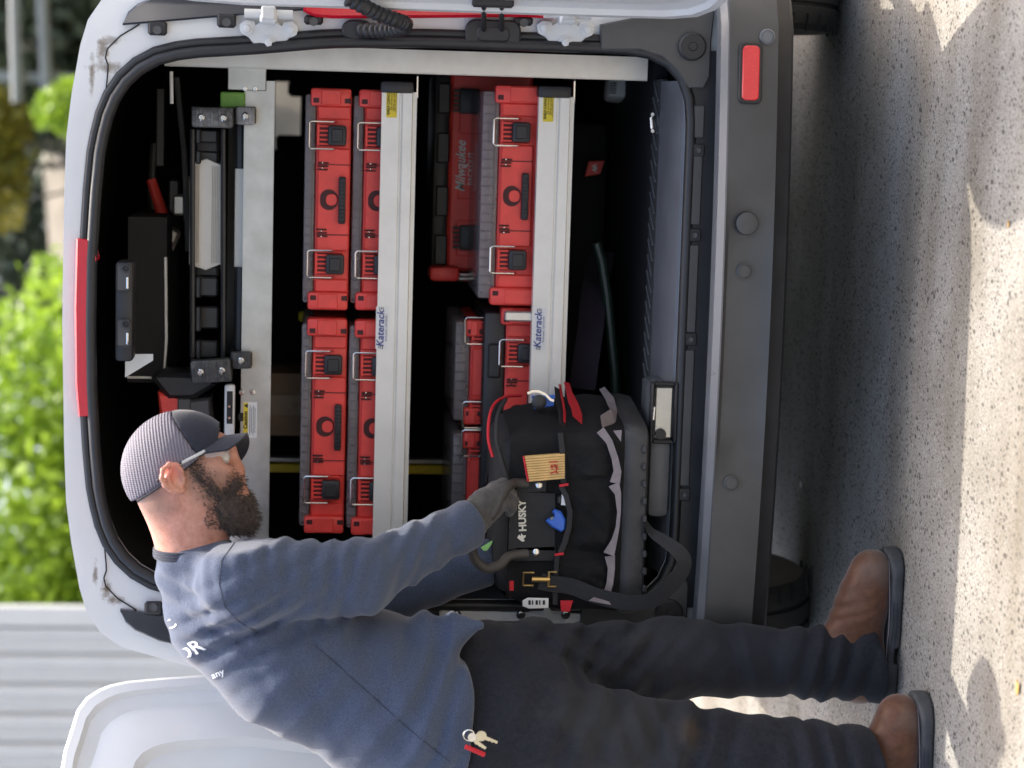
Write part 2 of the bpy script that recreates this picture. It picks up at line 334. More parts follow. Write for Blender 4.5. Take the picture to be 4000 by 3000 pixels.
NR = 120; ANG = [2*math.pi*i/NR for i in range(NR)]
def rayprof(half, off=0.0, c=(0, 1.1)):
    pts = [(x, z) for x, z in half]+[(-x, z) for x, z in half[-2:0:-1]]
    res = []
    for a in ANG:
        dx, dz = math.sin(a), math.cos(a); best = None
        for i in range(len(pts)):
            p, q = pts[i], pts[(i+1) % len(pts)]; ex, ez = q[0]-p[0], q[1]-p[1]; den = dx*ez-dz*ex
            if abs(den) < 1e-9: continue
            t = ((p[0]-c[0])*ez-(p[1]-c[1])*ex)/den; s_ = ((p[0]-c[0])*dz-(p[1]-c[1])*dx)/den
            if t > 0 and -1e-6 <= s_ <= 1+1e-6 and (best is None or t < best): best = t
        res.append((c[0]+dx*best, c[1]+dz*best))
    if off:
        out = []
        for i, p in enumerate(res):
            a, b = res[i-1], res[(i+1) % NR]; tx, tz = b[0]-a[0], b[1]-a[1]; L = math.hypot(tx, tz); out.append((p[0]+tz/L*-off*-1, p[1]-tx/L*-off*-1))
        res = out
    return res
ro = rayprof(OUT); rs = rayprof(SEAL)
ring = lambda prof, y, sc=1.0, dz=0.0: [(x*sc, y, z+dz) for x, z in prof]
off = lambda prof, d: rayprofoff(prof, d)
def rayprofoff(res, d):
    out = []
    for i, p in enumerate(res):
        a, b = res[i-1], res[(i+1) % NR]; tx, tz = b[0]-a[0], b[1]-a[1]; L = math.hypot(tx, tz) or 1; out.append((p[0]+tz/L*d, p[1]-tx/L*d))
    return out   # positive d = outwards
def paint_stained():
    """white paint with brown grime in the upper corner seams"""
    m = mat('white_paint_grimy', (.68, .69, .69), .3, var=.03, scale=5, coat=.4, dirt=.18, dirtcol=(.52, .5, .46)); N = m.node_tree; L = N.links; b = N.nodes['Principled BSDF']
    src = b.inputs['Base Color'].links[0].from_socket; tc = N.nodes.new('ShaderNodeTexCoord'); nz = N.nodes.new('ShaderNodeTexNoise'); nz.inputs['Scale'].default_value = 55; nz.inputs['Detail'].default_value = 8; nz.inputs['Roughness'].default_value = .75
    L.new(tc.outputs['Object'], nz.inputs['Vector'])
    for (px, py, sx, sz, amt) in ((398, 195, .026, .013, .8), (432, 158, .010, .026, .6), (416, 262, .012, .04, .7), (358, 285, .05, .006, .8), (415, 2305, .022, .013, 1.0), (440, 2345, .012, .022, .9), (372, 2240, .03, .006, .8), (520, 2400, .02, .02, .4), (2260, 170, .03, .03, .35)):
        c = W(px, py, 0); mp = N.nodes.new('ShaderNodeMapping'); mp.inputs['Location'].default_value = (-c.x/sx, 0, -c.z/sz); mp.inputs['Scale'].default_value = (1/sx, 0, 1/sz); L.new(tc.outputs['Object'], mp.inputs['Vector'])
        ln = N.nodes.new('ShaderNodeVectorMath'); ln.operation = 'LENGTH'; L.new(mp.outputs[0], ln.inputs[0])
        sb = N.nodes.new('ShaderNodeMath'); sb.operation = 'MULTIPLY_ADD'; L.new(ln.outputs['Value'], sb.inputs[0]); sb.inputs[1].default_value = -.33; L.new(nz.outputs['Fac'], sb.inputs[2])
        mr = N.nodes.new('ShaderNodeMapRange'); mr.inputs['From Min'].default_value = .14; mr.inputs['From Max'].default_value = .42; mr.inputs['To Max'].default_value = amt; L.new(sb.outputs[0], mr.inputs['Value'])
        mx = N.nodes.new('ShaderNodeMixRGB'); mx.inputs[2].default_value = (.17, .125, .08, 1); L.new(mr.outputs[0], mx.inputs[0]); L.new(src, mx.inputs[1]); src = mx.outputs[0]
    L.new(src, b.inputs['Base Color']); return m
MT['paint_rear'] = paint_stained()
# body shell: sides and roof, back to front
shell = MB(); rings = []
for y, sc, top, in ((.07, 1.0, 0), (.12, 1.008, .004), (.5, 1.035, .03), (1.2, 1.05, .06), (2.2, 1.05, .07), (2.75, 1.05, .05)):
    rings.append([(x*sc, y, z+(top if z > 1.4 else 0)) for x, z in ro])
shell.loft(rings); bodyo = shell.build('body', MT['paint'], van, 40)
nose = MB(); R2 = []
for y, zt in ((2.75, 1.825), (3.0, 1.74), (3.45, 1.28), (3.75, 1.03), (4.15, .92), (4.36, .72), (4.42, .5)):
    R2.append([(x*(1.05 if y < 3.5 else 1.0 if y < 4.2 else .93), y, min(z, 1.1)+max(0, z-1.1)*max(0, (zt-1.1)/.675) if zt > 1.1 else .385+(z-.385)*(zt-.385)/1.39) for x, z in ro])
# windscreen opening: faces of the sloping part whose normal looks forward stay open
fsel = []; nn = NR
for i in range(len(R2)-1):
    for k in range(nn):
        top = R2[i][k][2] > 1.15 and R2[i+1][k][2] > 1.1
        if i in (1,) and top and abs(R2[i][k][0]) < .66: continue
        fsel.append((i*nn+k, i*nn+(k+1) % nn, (i+1)*nn+(k+1) % nn, (i+1)*nn+k))
nose.add([p for r_ in R2 for p in r_], fsel+[tuple((len(R2)-1)*nn+k for k in range(nn))]); nose.build('bonnet', MT['paint'], van, 40)
MB().add([(-.66, 3.0, 1.72), (.66, 3.0, 1.72), (.64, 3.45, 1.27), (-.64, 3.45, 1.27)], [(0, 1, 2, 3)]).build('windscreen', MT['screen'], van, None)
# rear door frame
fr = MB(); fr.loft([ring(ro, .07), ring(ro, .03), ring(rayprofoff(ro, -.006), .012), ring(rayprofoff(ro, -.02), .004), ring([(lerp(a[0], b[0], .45), lerp(a[1], b[1], .45)) for a, b in zip(ro, rs)], .004), ring(rayprofoff(rs, .006), .012), ring(rayprofoff(rs, -.012), .02), ring(rayprofoff(rs, -.03), .10)])
fr.build('rear_frame', MT['paint_rear'], van, 25)
# seam lines of the frame near the upper corners
for s_ in (1, -1):
    q = [W(px, py, .0005) for px, py in ((545, 95), (470, 140), (420, 190), (412, 225), (422, 255), (421, 285), (408, 420), (440, 428))]
    MB().tube([(s_*p.x, p.y, p.z) for p in q], .0016, 5).build('seam', MT['black'], van)
# rubber door seal, two lips
for nm, d, y, r_ in (('seal', -.004, -.004, .0125), ('seal', -.022, .006, .0105), ('seal', -.034, .03, .008)):
    rr = rayprofoff(rs, d); s = MB(); P = [Vector((x, y, z)) for x, z in rr]; rgs = []
    for i, p_ in enumerate(P):
        t = (P[(i+1) % NR]-P[i-1]).normalized(); nrm = Vector((t.z, 0, -t.x)); rgs.append([p_+nrm*math.cos(a)*r_+Vector((0, 1, 0))*math.sin(a)*r_*1.2 for a in [2*math.pi*k/10 for k in range(10)]])
    rgs.append(rgs[0]); s.loft(rgs); s.build(nm, MT['rubber'], van, 60)
# cream inner trim edge along the top of the opening
ti = MB(); rr = rayprofoff(rs, -.045); sel = [i for i in range(NR) if rr[i][1] > 1.45]
sel = [i for i in range(NR//2+40, NR) if rr[i][1] > 1.5]+[i for i in range(0, NR//2) if rr[i][1] > 1.5]
ti.tube([(rr[i][0], .06, rr[i][1]) for i in sel], .006, 6); ti.build('headliner_edge', MT['white'], van)
# inside: dark liner, floor, sill
ri = rayprofoff(rs, -.012)
ln_ = MB(); ln_.loft([[(x*1.02, .10, z+.01) for x, z in ri], [(x*1.1, .2, z+(.05 if z > 1 else 0)) for x, z in ri], [(x*1.12, 2.1, z+(.05 if z > 1 else 0)) for x, z in ri]]); ln_.build('cargo_liner', MT['liner'], van, 40)
MB().box((0, 1.15, .485), (1.18, 1.72, .03)).build('cargo_floor', MT['black'], van)
sp = MB(); sp.loft([[(x, y, z) for x in (-.545, -.3, 0, .3, .545)] for y, z in ((.012, .462), (.02, .478), (.035, .487), (.19, .50), (.195, .496))], closed=False); sp.build('sill_plate', MT['plastic_sill'], van, 30)
dp = MB(); dp.box((0, .245, .492), (1.1, .1, .016))
dp.build('tread_plate', MT['plastic'], van)
for k in range(30):
    x = -.52+k*.036; MB().box((x, .245, .5015), (.006, .085, .004), Euler((0, 0, -.55)).to_matrix(), bev=.0015).build('tread_bar', MT['plastic_sill'], van)
MB().tube([W(2556, 447, .215)+Vector((0, 0, .004)), W(2546, 457, .25), W(2546, 505, .25), W(2556, 512, .215)+Vector((0, 0, .004))], .004, 8).build('tie_down_ring', MT['steel'], van)
# striker pocket with latch in the middle of the sill
lp = MB(); lp.box((-.26, .07, .502), (.30, .15, .05), bev=.016, seg=2); lp.build('latch_housing', MT['plastic_sill'], van)
c0 = W(2590, 1610, -.004); pk = MB(); pk.box((c0.x, -.004, c0.z), (.12, .014, .045), bev=.006); lh = pk.build('latch_pocket', MT['galv'], van)
pb = MB()
for dx, dz, sx, sz in ((0, .026, .135, .008), (0, -.026, .135, .008), (.064, 0, .008, .045), (-.064, 0, .008, .045)): pb.box((c0.x+dx, -.008, c0.z+dz), (sx, .024, sz), bev=.003)
pb.build('pocket_rim', MT['plastic_dark'], van)
q = W(2580, 1612, -.02); MB().tube([q+Vector((.012, .01, .016)), q+Vector((.012, -.012, .016)), q+Vector((-.012, -.012, .016)), q+Vector((-.012, .01, .016))], .0035, 8).build('striker', MT['steel'], van)
q = W(2580, 1695, -.012); MB().lathe([(.02, 0), (.02, .004), (.012, .005), (.012, .012), (.006, .012)], q+Vector((0, .006, 0)), (0, -1, 0), 18).build('latch_bolt', MT['plastic_dark'], van)
# partition, seats, cab behind the shelves
MT['seat'] = mat('black_seat_cloth', (.014, .014, .016), .85, var=.2, bump=.2)
wa, wb_ = W(1075, 318, 2.08), W(1172, 585, 2.08)
for x0, x1, z0, z1 in ((-.75, wb_.x, .5, 1.85), (wa.x, .75, .5, 1.85), (wb_.x, wa.x, wa.z, 1.85), (wb_.x, wa.x, .5, wb_.z)): MB().box(((x0+x1)/2, 2.08, (z0+z1)/2), (abs(x1-x0), .03, z1-z0)).build('partition', MT['black'], van)
MB().box((wa.x-.02, 2.06, wb_.z+.01), (.05, .03, .06), bev=.01).build('headrest', MT['black'], van); MB().box((wb_.x+.02, 2.06, wb_.z+.02), (.05, .03, .11), bev=.01).build('headrest', MT['black'], van)
for k, sx in enumerate((.40, -.36)):
    sb = MB(); sb.box((sx, 2.3, .85), (.46, .14, .62), bev=.05, seg=2); sb.box((sx+.02, 2.3, 1.2), (.25, .09, .14), bev=.04, seg=2); sb.build('seat', MT['seat'], van)
q = W(1170, 400, 2.06); MB().box((.62, 2.06, 1.15), (.06, .04, 1.2)).build('pillar_trim', MT['black'], van)
MB().box((0, 3.0, 1.02), (1.4, .5, .2), bev=.05, seg=2).build('dashboard', MT['black'], van)
# bumper -----------------------------------------------------------
def bump_y(x, base=-.155): return base+.042*(x/.6)**2+.22*max(0, (abs(x)-.66)/.18)**2
bx = [-.84+.06*i for i in range(29)]
bz = [(.411, .005), (.407, .001), (.398, 0), (.34, .004), (.303, .006), (.300, .02), (.300, .05)]
lz_ = [(.301, .018), (.296, .022), (.270, .030), (.262, .045), (.262, .16)]
def bumper_sec(x):
    k = 1 if abs(x) < .2 else max(0, 1-(abs(x)-.2)/.15)
    return [(x, bump_y(x)+dy+(.012*k if .31 < z < .40 else 0), z) for z, dy in bz]
bm_ = MB(); bm_.loft([bumper_sec(x) for x in bx], closed=False, cap=False); bumper = bm_.build('bumper', MT['plastic'], van, 28)
bl2 = MB(); bl2.loft([[(x, bump_y(x)+dy, z) for z, dy in lz_] for x in bx], closed=False); bl2.build('bumper_lip', MT['plastic_dark'], van, 28)
MT['plastic_top'] = mat('sky_lightened_plastic', (.16, .165, .172), .3, var=.1, scale=10, bump=.05, bscale=700)  # lighter and bluer than the bumper: sky sheen put into the colour
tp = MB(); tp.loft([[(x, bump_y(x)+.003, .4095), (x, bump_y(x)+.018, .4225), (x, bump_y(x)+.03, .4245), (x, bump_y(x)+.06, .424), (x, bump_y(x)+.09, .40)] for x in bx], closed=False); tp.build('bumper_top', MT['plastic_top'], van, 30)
tb = MB(); tb.loft([[(x, bump_y(x)+.105, .40), (x, min(bump_y(x)+.15, .02), .415), (x, max(-.008, min(bump_y(x)+.158, .03)), .462)] for x in bx[2:-2]], closed=False); tb.build('bumper_recess', MT['plastic_dark'], van, 30)
MB().box((0, -.004, .432), (1.22, .012, .066)).build('sill_backing', MT['plastic_dark'], van)
for px, py0, py1 in ((2718, 560, 880), (2715, 955, 1300), (2692, 1365, 1900), (2722, 410, 540)):
    a, b = W(px, py0, -.012), W(px-8, py1, -.012); MB().box(((a.x+b.x)/2, -.012, .449), (a.x-b.x, .008, .026), bev=.003).build('sill_trim_panel', MT['plastic'], van)
for px, py in ((2710, 587), (2701, 918), (2684, 1325), (2655, 1930)):
    a = W(px, py, -.012); o = MB().box((a.x, -.012, .449), (.028, .01, .03), bev=.002).build('trim_clip', MT['plastic_dark'], van)
    MB().lathe([(.006, 0), (.006, .003), (.003, .002)], (a.x, -.017, .449), (0, -1, 0), 12).build('screw', MT['plastic'], o)
def rrect(w_, h_, r, n=5):
    o = []
    for cx, cz, a0 in ((w_/2-r, h_/2-r, 0), (-w_/2+r, h_/2-r, 90), (-w_/2+r, -h_/2+r, 180), (w_/2-r, -h_/2+r, 270)):
        for i in range(n+1): a = rad(a0+90*i/n); o.append((cx+r*math.cos(a), cz+r*math.sin(a)))
    return o
for s_ in (1,):
    c = W(2932, 285, bump_y(.53)); c = Vector((s_*c.x, bump_y(c.x)-.002, c.z)); a_ = -s_*.1
    fn = lambda a, b, d, c=c, a_=a_: c+Vector((a*math.cos(a_)-d*math.sin(a_)*0, a*-math.sin(a_)*1.0-d, b))
    MB().prism(rrect(.128, .05, .012), fn, -.012, .004, .002).build('reflector_rim', MT['plastic_dark'], van)
    MB().prism(rrect(.114, .036, .01), fn, -.01, .0075, .002).build('rear_reflector', MT['reflector'], van)
def disc(px, py, r, m, nm, ringw=.25, h=.004):
    c = W(px, py, bump_y(0)+.01)
    y = bump_y(c.x)+(.012 if .29 < c.z < .39 and abs(c.x) < .3 else .004)
    o = MB().lathe([(r*1.25, 0), (r*1.25, h*.6), (r*1.05, h), (r*.98, h*.3), (r*.8, h*.45), (r*.55, h*.5)], (c.x, y-.001, c.z), (0, -1, 0), 24).build(nm, m, van, 50)
    return o
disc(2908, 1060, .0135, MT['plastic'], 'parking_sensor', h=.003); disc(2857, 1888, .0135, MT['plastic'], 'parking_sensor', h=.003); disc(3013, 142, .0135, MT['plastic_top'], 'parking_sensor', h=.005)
c = W(2920, 873, bump_y(.2)); yy = bump_y(c.x)+.004
MB().lathe([(.0245, 0), (.0245, .004), (.0225, .004)], (c.x, yy, c.z), (0, -1, 0), 32).build('tow_cover_gap', MT['black'], van)
MB().lathe([(.0232, 0), (.0232, .0042), (.0222, .0048), (.005, .005)], (c.x, yy, c.z), (0, -1, 0), 32).build('tow_cover', MT['plastic'], van, 50)
# corner trim of the right and left rear lower pillars (black plastic)
for s_ in (1, -1):
    q = [(2345, 195), (2345, 95), (2520, 60), (2690, 25), (2790, 30), (2775, 160), (2770, 300), (2745, 345), (2690, 345), (2678, 330), (2640, 275), (2585, 222), (2497, 195)]
    pts = [W(px, py, -.01) for px, py in q]
    MB().prism([(s_*p.x, p.z) for p in pts], lambda a, b, d: Vector((a, d, b)), .006, -.022, .003).build('corner_trim', MT['plastic'], van)
    c = W(2705, 182, -.03); MB().lathe([(.030, 0), (.030, .012), (.026, .016), (.010, .016), (.008, .02), (.004, .02)], (s_*c.x, -.02, c.z), (0, -1, 0), 24).build('rubber_stop', MT['plastic_dark'], van, 40)
# tail lamps and dark upper covers on the corner pillars
for s_ in (1, -1):
    q = [W(px, py, -.012) for px, py in ((478, 98), (500, 45), (540, 12), (640, -30), (860, -80), (1190, -90), (1190, 40), (860, 66), (640, 85))]
    MB().prism([(s_*p.x, p.z) for p in q], lambda a, b, d: Vector((a, d+.10*max(0, (abs(a)-.69)/.08)**2, b)), .04, -.012, .004).build('pillar_cover', MT['dark_glossy'], van)
    for px, py in ((615, 110), (885, 80), (1225, 78), (2045, 82)):
        c = W(px, py, -.01); o = MB().box((s_*c.x, -.008, c.z), (.030 if px < 1000 else .02, .014, .040 if px < 1000 else .04), bev=.005).build('mounting_clip', MT['plastic_dark'], van)
        MB().lathe([(.009, 0), (.009, .003), (.004, .002)], (s_*(c.x-.004), -.017, c.z), (0, -1, 0), 12).build('screw', MT['plastic'], o)
    q = [W(px, py, -.02) for px, py in ((1185, 45), (1230, 66), (1300, 72), (1700, 70), (2050, 66), (2165, 75), (2165, -60), (1185, -60))]
    MB().prism([(s_*p.x, p.z) for p in q], lambda a, b, d: Vector((a, d+.12*max(0, (abs(a)-.69)/.08)**2, b)), .05, -.022, .006).build('tail_lamp', MT['red_lens'], van)
# high brake lamp under the roof edge
q = [(300, 930), (372, 935), (372, 1010), (338, 1075), (334, 1300), (340, 1500), (348, 1540), (365, 1560), (360, 1625), (308, 1625), (297, 1500), (293, 1200)]
pts = [W(px, py, .0) for px, py in q]
MB().prism([(p.x, p.z) for p in pts], lambda a, b, d: Vector((a, d, b)), .05, -.014, .004).build('brake_lamp', MT['red_lens'], van)
a, b = W(345, 1010, -.004), W(357, 1590, -.004); MB().box(((a.x+b.x)/2, -.002, (a.z+b.z)/2-.004), (a.x-b.x, .02, .018), bev=.004).build('lamp_gasket', MT['plastic_dark'], van)
# lock housing hanging in the middle of the opening's top edge
a = W(480, 1020, .03); b = W(480, 1410, .03); cx_ = (a.x+b.x)/2; zt = W(452, 1200, .03).z; zb = W(522, 1200, .03).z
kh = MB(); kh.box((cx_, .05, (zt+zb)/2), (a.x-b.x, .07, zt-zb), bev=.008, seg=2); kh.build('lock_housing', MT['plastic_dark'], van)
for py in (1085, 1302):
    c = W(484, py, .012); o = MB().box((c.x, .012, c.z), (.058, .012, .032), bev=.004).build('lock_plate', MT['plastic'], van)
    k = W(493, py-38, .004); MB().lathe([(.010, 0), (.010, .006), (.006, .007), (.005, .002)], k, (0, -1, 0), 16).build('keeper', MT['plastic_dark'], o)
    MB().box((c.x-.010, .003, c.z-.008), (.026, .006, .006), bev=.0025, seg=2).build('lock_tongue', MT['steel'], o)
# hinges, cable boot, strikers on the right pillar and (mirrored) the left one
MT['hinge'] = mat('painted_hinge', (.60, .62, .62), .35, var=.05, scale=20, coat=.3, dirt=.2, dirtcol=(.35, .3, .24))
def hinge(px, py, s_):
    c = W(px, py, -.006); x0, z0 = c.x, c.z; P = lambda dx, dz, y: Vector((s_*(x0+dx), y, z0+dz))
    pl = [(-.006, .058), (.012, .062), (.022, .05), (.020, .03), (.012, .028), (.03, .0), (.012, -.028), (.02, -.03), (.022, -.05), (.012, -.062), (-.006, -.058), (-.014, -.042), (-.034, -.026), (-.042, 0), (-.034, .026), (-.014, .042)]
    h = MB(); h.prism(pl, lambda a, b, d: P(a, b, d), .004, -.010, .002); o = h.build('hinge', MT['hinge'], van)
    for dx, dz in ((.004, .046), (-.024, 0), (.004, -.046)):
        bo = MB(); bo.lathe([(.0145, 0), (.0145, .003), (.009, .0035)], P(dx, dz, -.010), (0, -1, 0), 18)
        bo.lathe([(.0085, 0), (.0085, .007), (.006, .008)], P(dx, dz, -.0125), (0, -1, 0), 6); bo.build('bolt', MT['hinge'], o)
    k = MB(); k.box(P(.024, 0, -.03), (.02, .05, .036), bev=.004); k.box(P(.036, 0, -.045), (.03, .03, .030), bev=.004)
    k.tube([P(.034, .05, -.038), P(.034, -.05, -.038)], .010, 12); k.build('hinge_knuckle', MT['hinge'], o)
for px in (1050, 2208):
    for s_ in (1, -1): hinge(px, 122, s_)
def boot(s_):
    A = lambda px, py, y: Vector((s_*W(px, py, y).x, y, W(px, py, y).z))
    MB().prism([(a*.5, b*.42) for a, b in rrect(.13, .10, .045, 6)], lambda a, b, d: Vector((s_*W(1395, 118, 0).x+b, d, W(1395, 118, 0).z+a)), .004, -.016, .004).build('cable_grommet', MT['rubber'], van)
    path = [A(1400, 118, -.015), A(1470, 120, -.03), A(1530, 118, -.05), A(1580, 108, -.075), A(1585, 92, -.10), A(1545, 78, -.12), A(1480, 55, -.14), A(1420, 25, -.16), A(1350, -10, -.17)]
    fine = []; rr_ = []
    for i in range(len(path)-1):
        for k in range(9): t = k/9; fine.append(path[i].lerp(path[i+1], t)); rr_.append(.0165 if k % 3 else .0135)
    MB().tube(fine, rr_, 12).build('cable_sleeve', MT['rubber'], van, 60)
    c = A(1925, 135, -.004); o = MB().prism(rrect(.118, .062, .022, 6), lambda a, b, d: Vector((c.x+b, d, c.z+a)), .004, -.016, .004).build('check_boot', MT['rubber'], van)
    MB().prism(rrect(.07, .03, .012, 5), lambda a, b, d: Vector((c.x+b, d, c.z+a)), -.012, -.02, .003).build('boot_recess', MT['plastic_dark'], o)
    for px in (1890, 1960): MB().tube([A(px, 118, -.015), A(px, 60, -.09), A(px, 25, -.13)], .0055, 8).build('check_strap', MT['plastic_dark'], o)
    MB().box((A(1925, 12, -.14)), (.018, .03, .085), bev=.004).build('check_stop', MT['plastic_dark'], o)
boot(1)
q = [W(px, py, -.008) for px, py in ((1715, 2388), (1730, 2383), (2440, 2400), (2440, 2425), (1720, 2428))]
fl = MB().prism([(p.x, p.z) for p in q], lambda a, b, d: Vector((a, d, b)), .0, -.012, .002).build('pillar_flange', MT['hinge'], van)
for px in (1785, 2035, 2210):
    c = W(px, 2402, -.022); MB().lathe([(.010, 0), (.010, .003), (.006, .003), (.006, .007), (.003, .007)], c+Vector((0, .004, 0)), (0, -1, 0), 12).build('bolt', MT['steel'], fl)
# doors ------------------------------------------------------------
def door(name, hx, hy, s_, ang, width, label, outline=None):
    """s runs from the hinge edge along the open door; inner face looks at the camera side"""
    d = Vector((s_*math.cos(ang), -math.sin(ang), 0)); nrm = Vector((-s_*math.sin(ang), -math.cos(ang), 0)); H = Vector((hx*s_, hy, 0))
    if outline is None:
        top = [(0, 1.30), (.0, 1.42), (.012, 1.52), (.035, 1.59), (.07, 1.645), (.12, 1.685), (.2, 1.715), (.3, 1.728)]
        outline = top+[(width, 1.735), (width, .46), (width-.03, .43), (.14, .425), (.06, .445), (.02, .475), (.004, .53), (0, .7)]
    fn = lambda a, b, dep: H+d*a+Vector((0, 0, b))+nrm*dep
    ca = sum(p[0] for p in outline)/len(outline); ca = width*.5; cb = 1.1
    def sc(k): return [(ca+(a-ca)*(1-k/(width*.5)), cb+(b-cb)*(1-k/.65)) for a, b in outline]
    m = MB(); lv = [(0, -.045), (0, -.004), (.006, .002), (.022, .004), (.03, -.006), (.055, -.010), (.07, -.002), (.13, .004), (.145, -.012), (.175, -.016)]
    m.loft([[fn(a, b, dep) for a, b in sc(k)] for k, dep in lv], cap=True)
    o = m.build(name, MT['paint_in'], van, 26); o['label'] = label
    return o, fn
dr, fnr = door('rear_door', .668, -.10, 1, rad(70), .52, 'narrow right rear door, swung open towards the camera')
_d = Vector((-math.cos(rad(36)), -math.sin(rad(36)), 0)); _n = Vector((math.sin(rad(36)), -math.cos(rad(36)), 0)); _H = Vector((-.79, -.055, 0)); OL = [(0, .7), (0, 1.2)]
for px, py in ((832, 2632), (633, 2645), (500, 2657), (429, 2672), (384, 2690), (335, 2722), (298, 2772), (271, 2862), (249, 2930), (237, 3000)):
    p = Wp(px, py, _H, _n); OL.append(((p-_H).dot(_d), p.z))
OL += [(OL[-1][0]+.1, OL[-1][1]+.012), (.78, OL[-1][1]+.012), (.78, .46), (.75, .43), (.14, .425), (.06, .445), (.02, .475), (.004, .53)]
dl, fnl = door('rear_door', .79, -.055, -1, rad(36), .78, 'wide left rear door, swung open behind the man', OL)
_p = Wp(955, 2722, _H, _n); _s, dzl = (_p-_H).dot(_d), _p.z
for dz in (dzl-.02,):
    o = MB().prism(rrect(.12, .03, .013), lambda a, b, d: fnl(_s+b*.8, dz+a, d), -.006, .012, .003).build('latch_bracket', MT['hinge'], dl)
    MB().lathe([(.012, 0), (.012, .006), (.006, .007)], fnl(_s, dz+.04, .010), fnl(0, 0, 1)-fnl(0, 0, 0), 14).build('bolt', MT['steel'], dl)
for k in range(6):
    pass
# wheels -----------------------------------------------------------
def wheel(x, y, s_, tread=True):
    R_, w_ = .305, .17
    t = MB(); prof = [(R_*.66, -w_*.42), (R_*.8, -w_*.5), (R_*.93, -w_*.5), (R_*.985, -w_*.42), (R_, -w_*.3), (R_, -.034), (R_-.007, -.030), (R_-.007, -.024), (R_, -.02), (R_, .02), (R_-.007, .024), (R_-.007, .03), (R_, .034), (R_, w_*.3), (R_*.985, w_*.42), (R_*.93, w_*.5), (R_*.8, w_*.5), (R_*.66, w_*.42)]
    t.lathe(prof, (x, y, R_), (1, 0, 0), 48); wo = t.build('wheel', MT['tyre'], van, 30)
    MB().lathe([(R_*.64, -.06), (R_*.66, .02), (R_*.62, .075), (R_*.25, .05), (R_*.2, .06), (.02, .06)], (x, y, R_), (s_, 0, 0), 32).build('rim', MT['galv'], wo, 40)
    for k in range(40):
        a = 2*math.pi*k/40
        if math.sin(a) > .5 or math.cos(a) > .25: continue
        for sx in (-1, 1): MB().box((x+sx*.068, y+math.cos(a)*(R_-.001), R_+math.sin(a)*(R_-.001)), (.042, .006, .004), Euler((a, 0, sx*.3)).to_matrix()).build('tread_groove', MT['black'], wo, None)
for x, s_ in ((-.745, -1), (.765, 1)): wheel(x, .64, s_)
for x, s_ in ((-.74, -1), (.74, 1)): 
    t = MB(); t.lathe([(.2, -.08), (.25, -.092), (.29, -.09), (.305, -.06), (.305, .06), (.29, .09), (.25, .092), (.2, .08)], (x, 3.75, .305), (1, 0, 0), 40); t.build('wheel', MT['tyre'], van, 40)
MB().tube([(-.68, .64, .33), (.72, .64, .33)], .035, 10).build('rear_axle', MT['black'], van)
# spare wheel slung under the tail, underbody
sw = MB(); sw.lathe([(.10, -.06), (.2, -.07), (.26, -.085), (.30, -.07), (.313, -.03), (.313, .03), (.30, .07), (.26, .085), (.2, .07), (.1, .05)], (-.06, .36, .315), (0, 0, 1), 48); sw.build('spare_wheel', MT['tyre'], van, 35)
MB().box((0, 2.2, .40), (1.4, 3.9, .05)).build('underbody', MT['black'], van)
MB().box((.1, .12, .33), (1.3, .16, .12), bev=.03).build('cross_member', MT['black'], van)
for k in range(4):
    c = W(3098, 105+k*34, .1); MB().box((c.x, .1, .262-.006*(k % 2)), (.014, .02, .03), bev=.003).build('bracket_tooth', MT['black'], van)
# ================================================================== shelving rack across the load space
YB = .25
rack = thing('shelving_rack', (0, .45, .5), 'silver metal shelving rack standing across the van behind the rear opening', 'shelf')
def zat(px, py, y=YB): return W(px, py, y).z
def shelf_beam(z1, z0, xr=.505, xl=-.565):
    h = z1-z0; pr_ = [(0, z1), (0, z1-h*.50), (.004, z1-h*.52), (.004, z1-h*.56), (-.003, z1-h*.60), (-.003, z1-h*.86), (.006, z1-h*.89), (.006, z0), (.05, z0), (.05, z0+.003), (.03, z1-.006), (.03, z1)]
    b = MB(); b.loft([[(x, YB+dy, z) for dy, z in pr_] for x in (xl, xr)], cap=True); o = b.build('shelf_beam', MT['alu_shelf'], rack, 20)
    MB().box((xr+.010, YB+.012, (z1+z0)/2+.006), (.026, .045, h*.94), bev=.006, seg=2).build('end_cap', MT['plastic_dark'], o)
    MB().box((xr+.012, YB+.03, z0-.001), (.05, .02, .005), bev=.001).build('end_bracket', MT['steel'], o)
    MB().box(((xl+xr)/2, YB+.24, z1-.048), (xr-xl, .40, .003)).build('shelf_pan', MT['galv'], o)
    return o
B1 = shelf_beam(1.121, 1.042); B2 = shelf_beam(.767, .686)
def sticker(par, px, py, w_=.071, h_=.024):
    c = W(px, py, YB); o = MB().prism(rrect(w_, h_, .003, 3), lambda a, b, d: Vector((c.x+a, YB-.0004-d, c.z+b)), 0, .0006).build('capacity_sticker', MT['yellow'], par)
    Y = YB-.0014
    text('sticker_text', 'SHELF CAPACITY', .0078, facing((c.x, Y, c.z+.0068)), MT['ink'], o, bold=.0002)
    text('sticker_text', 'Do not exceed', .0060, facing((c.x, Y, c.z+.0005)), MT['ink'], o)
    text('sticker_text', '300 lbs. per shelf', .0060, facing((c.x, Y, c.z-.0055)), MT['ink'], o)
    MB().box((c.x, Y, c.z-.0098), (.05, .0006, .0007)).build('underline', MT['ink'], o)
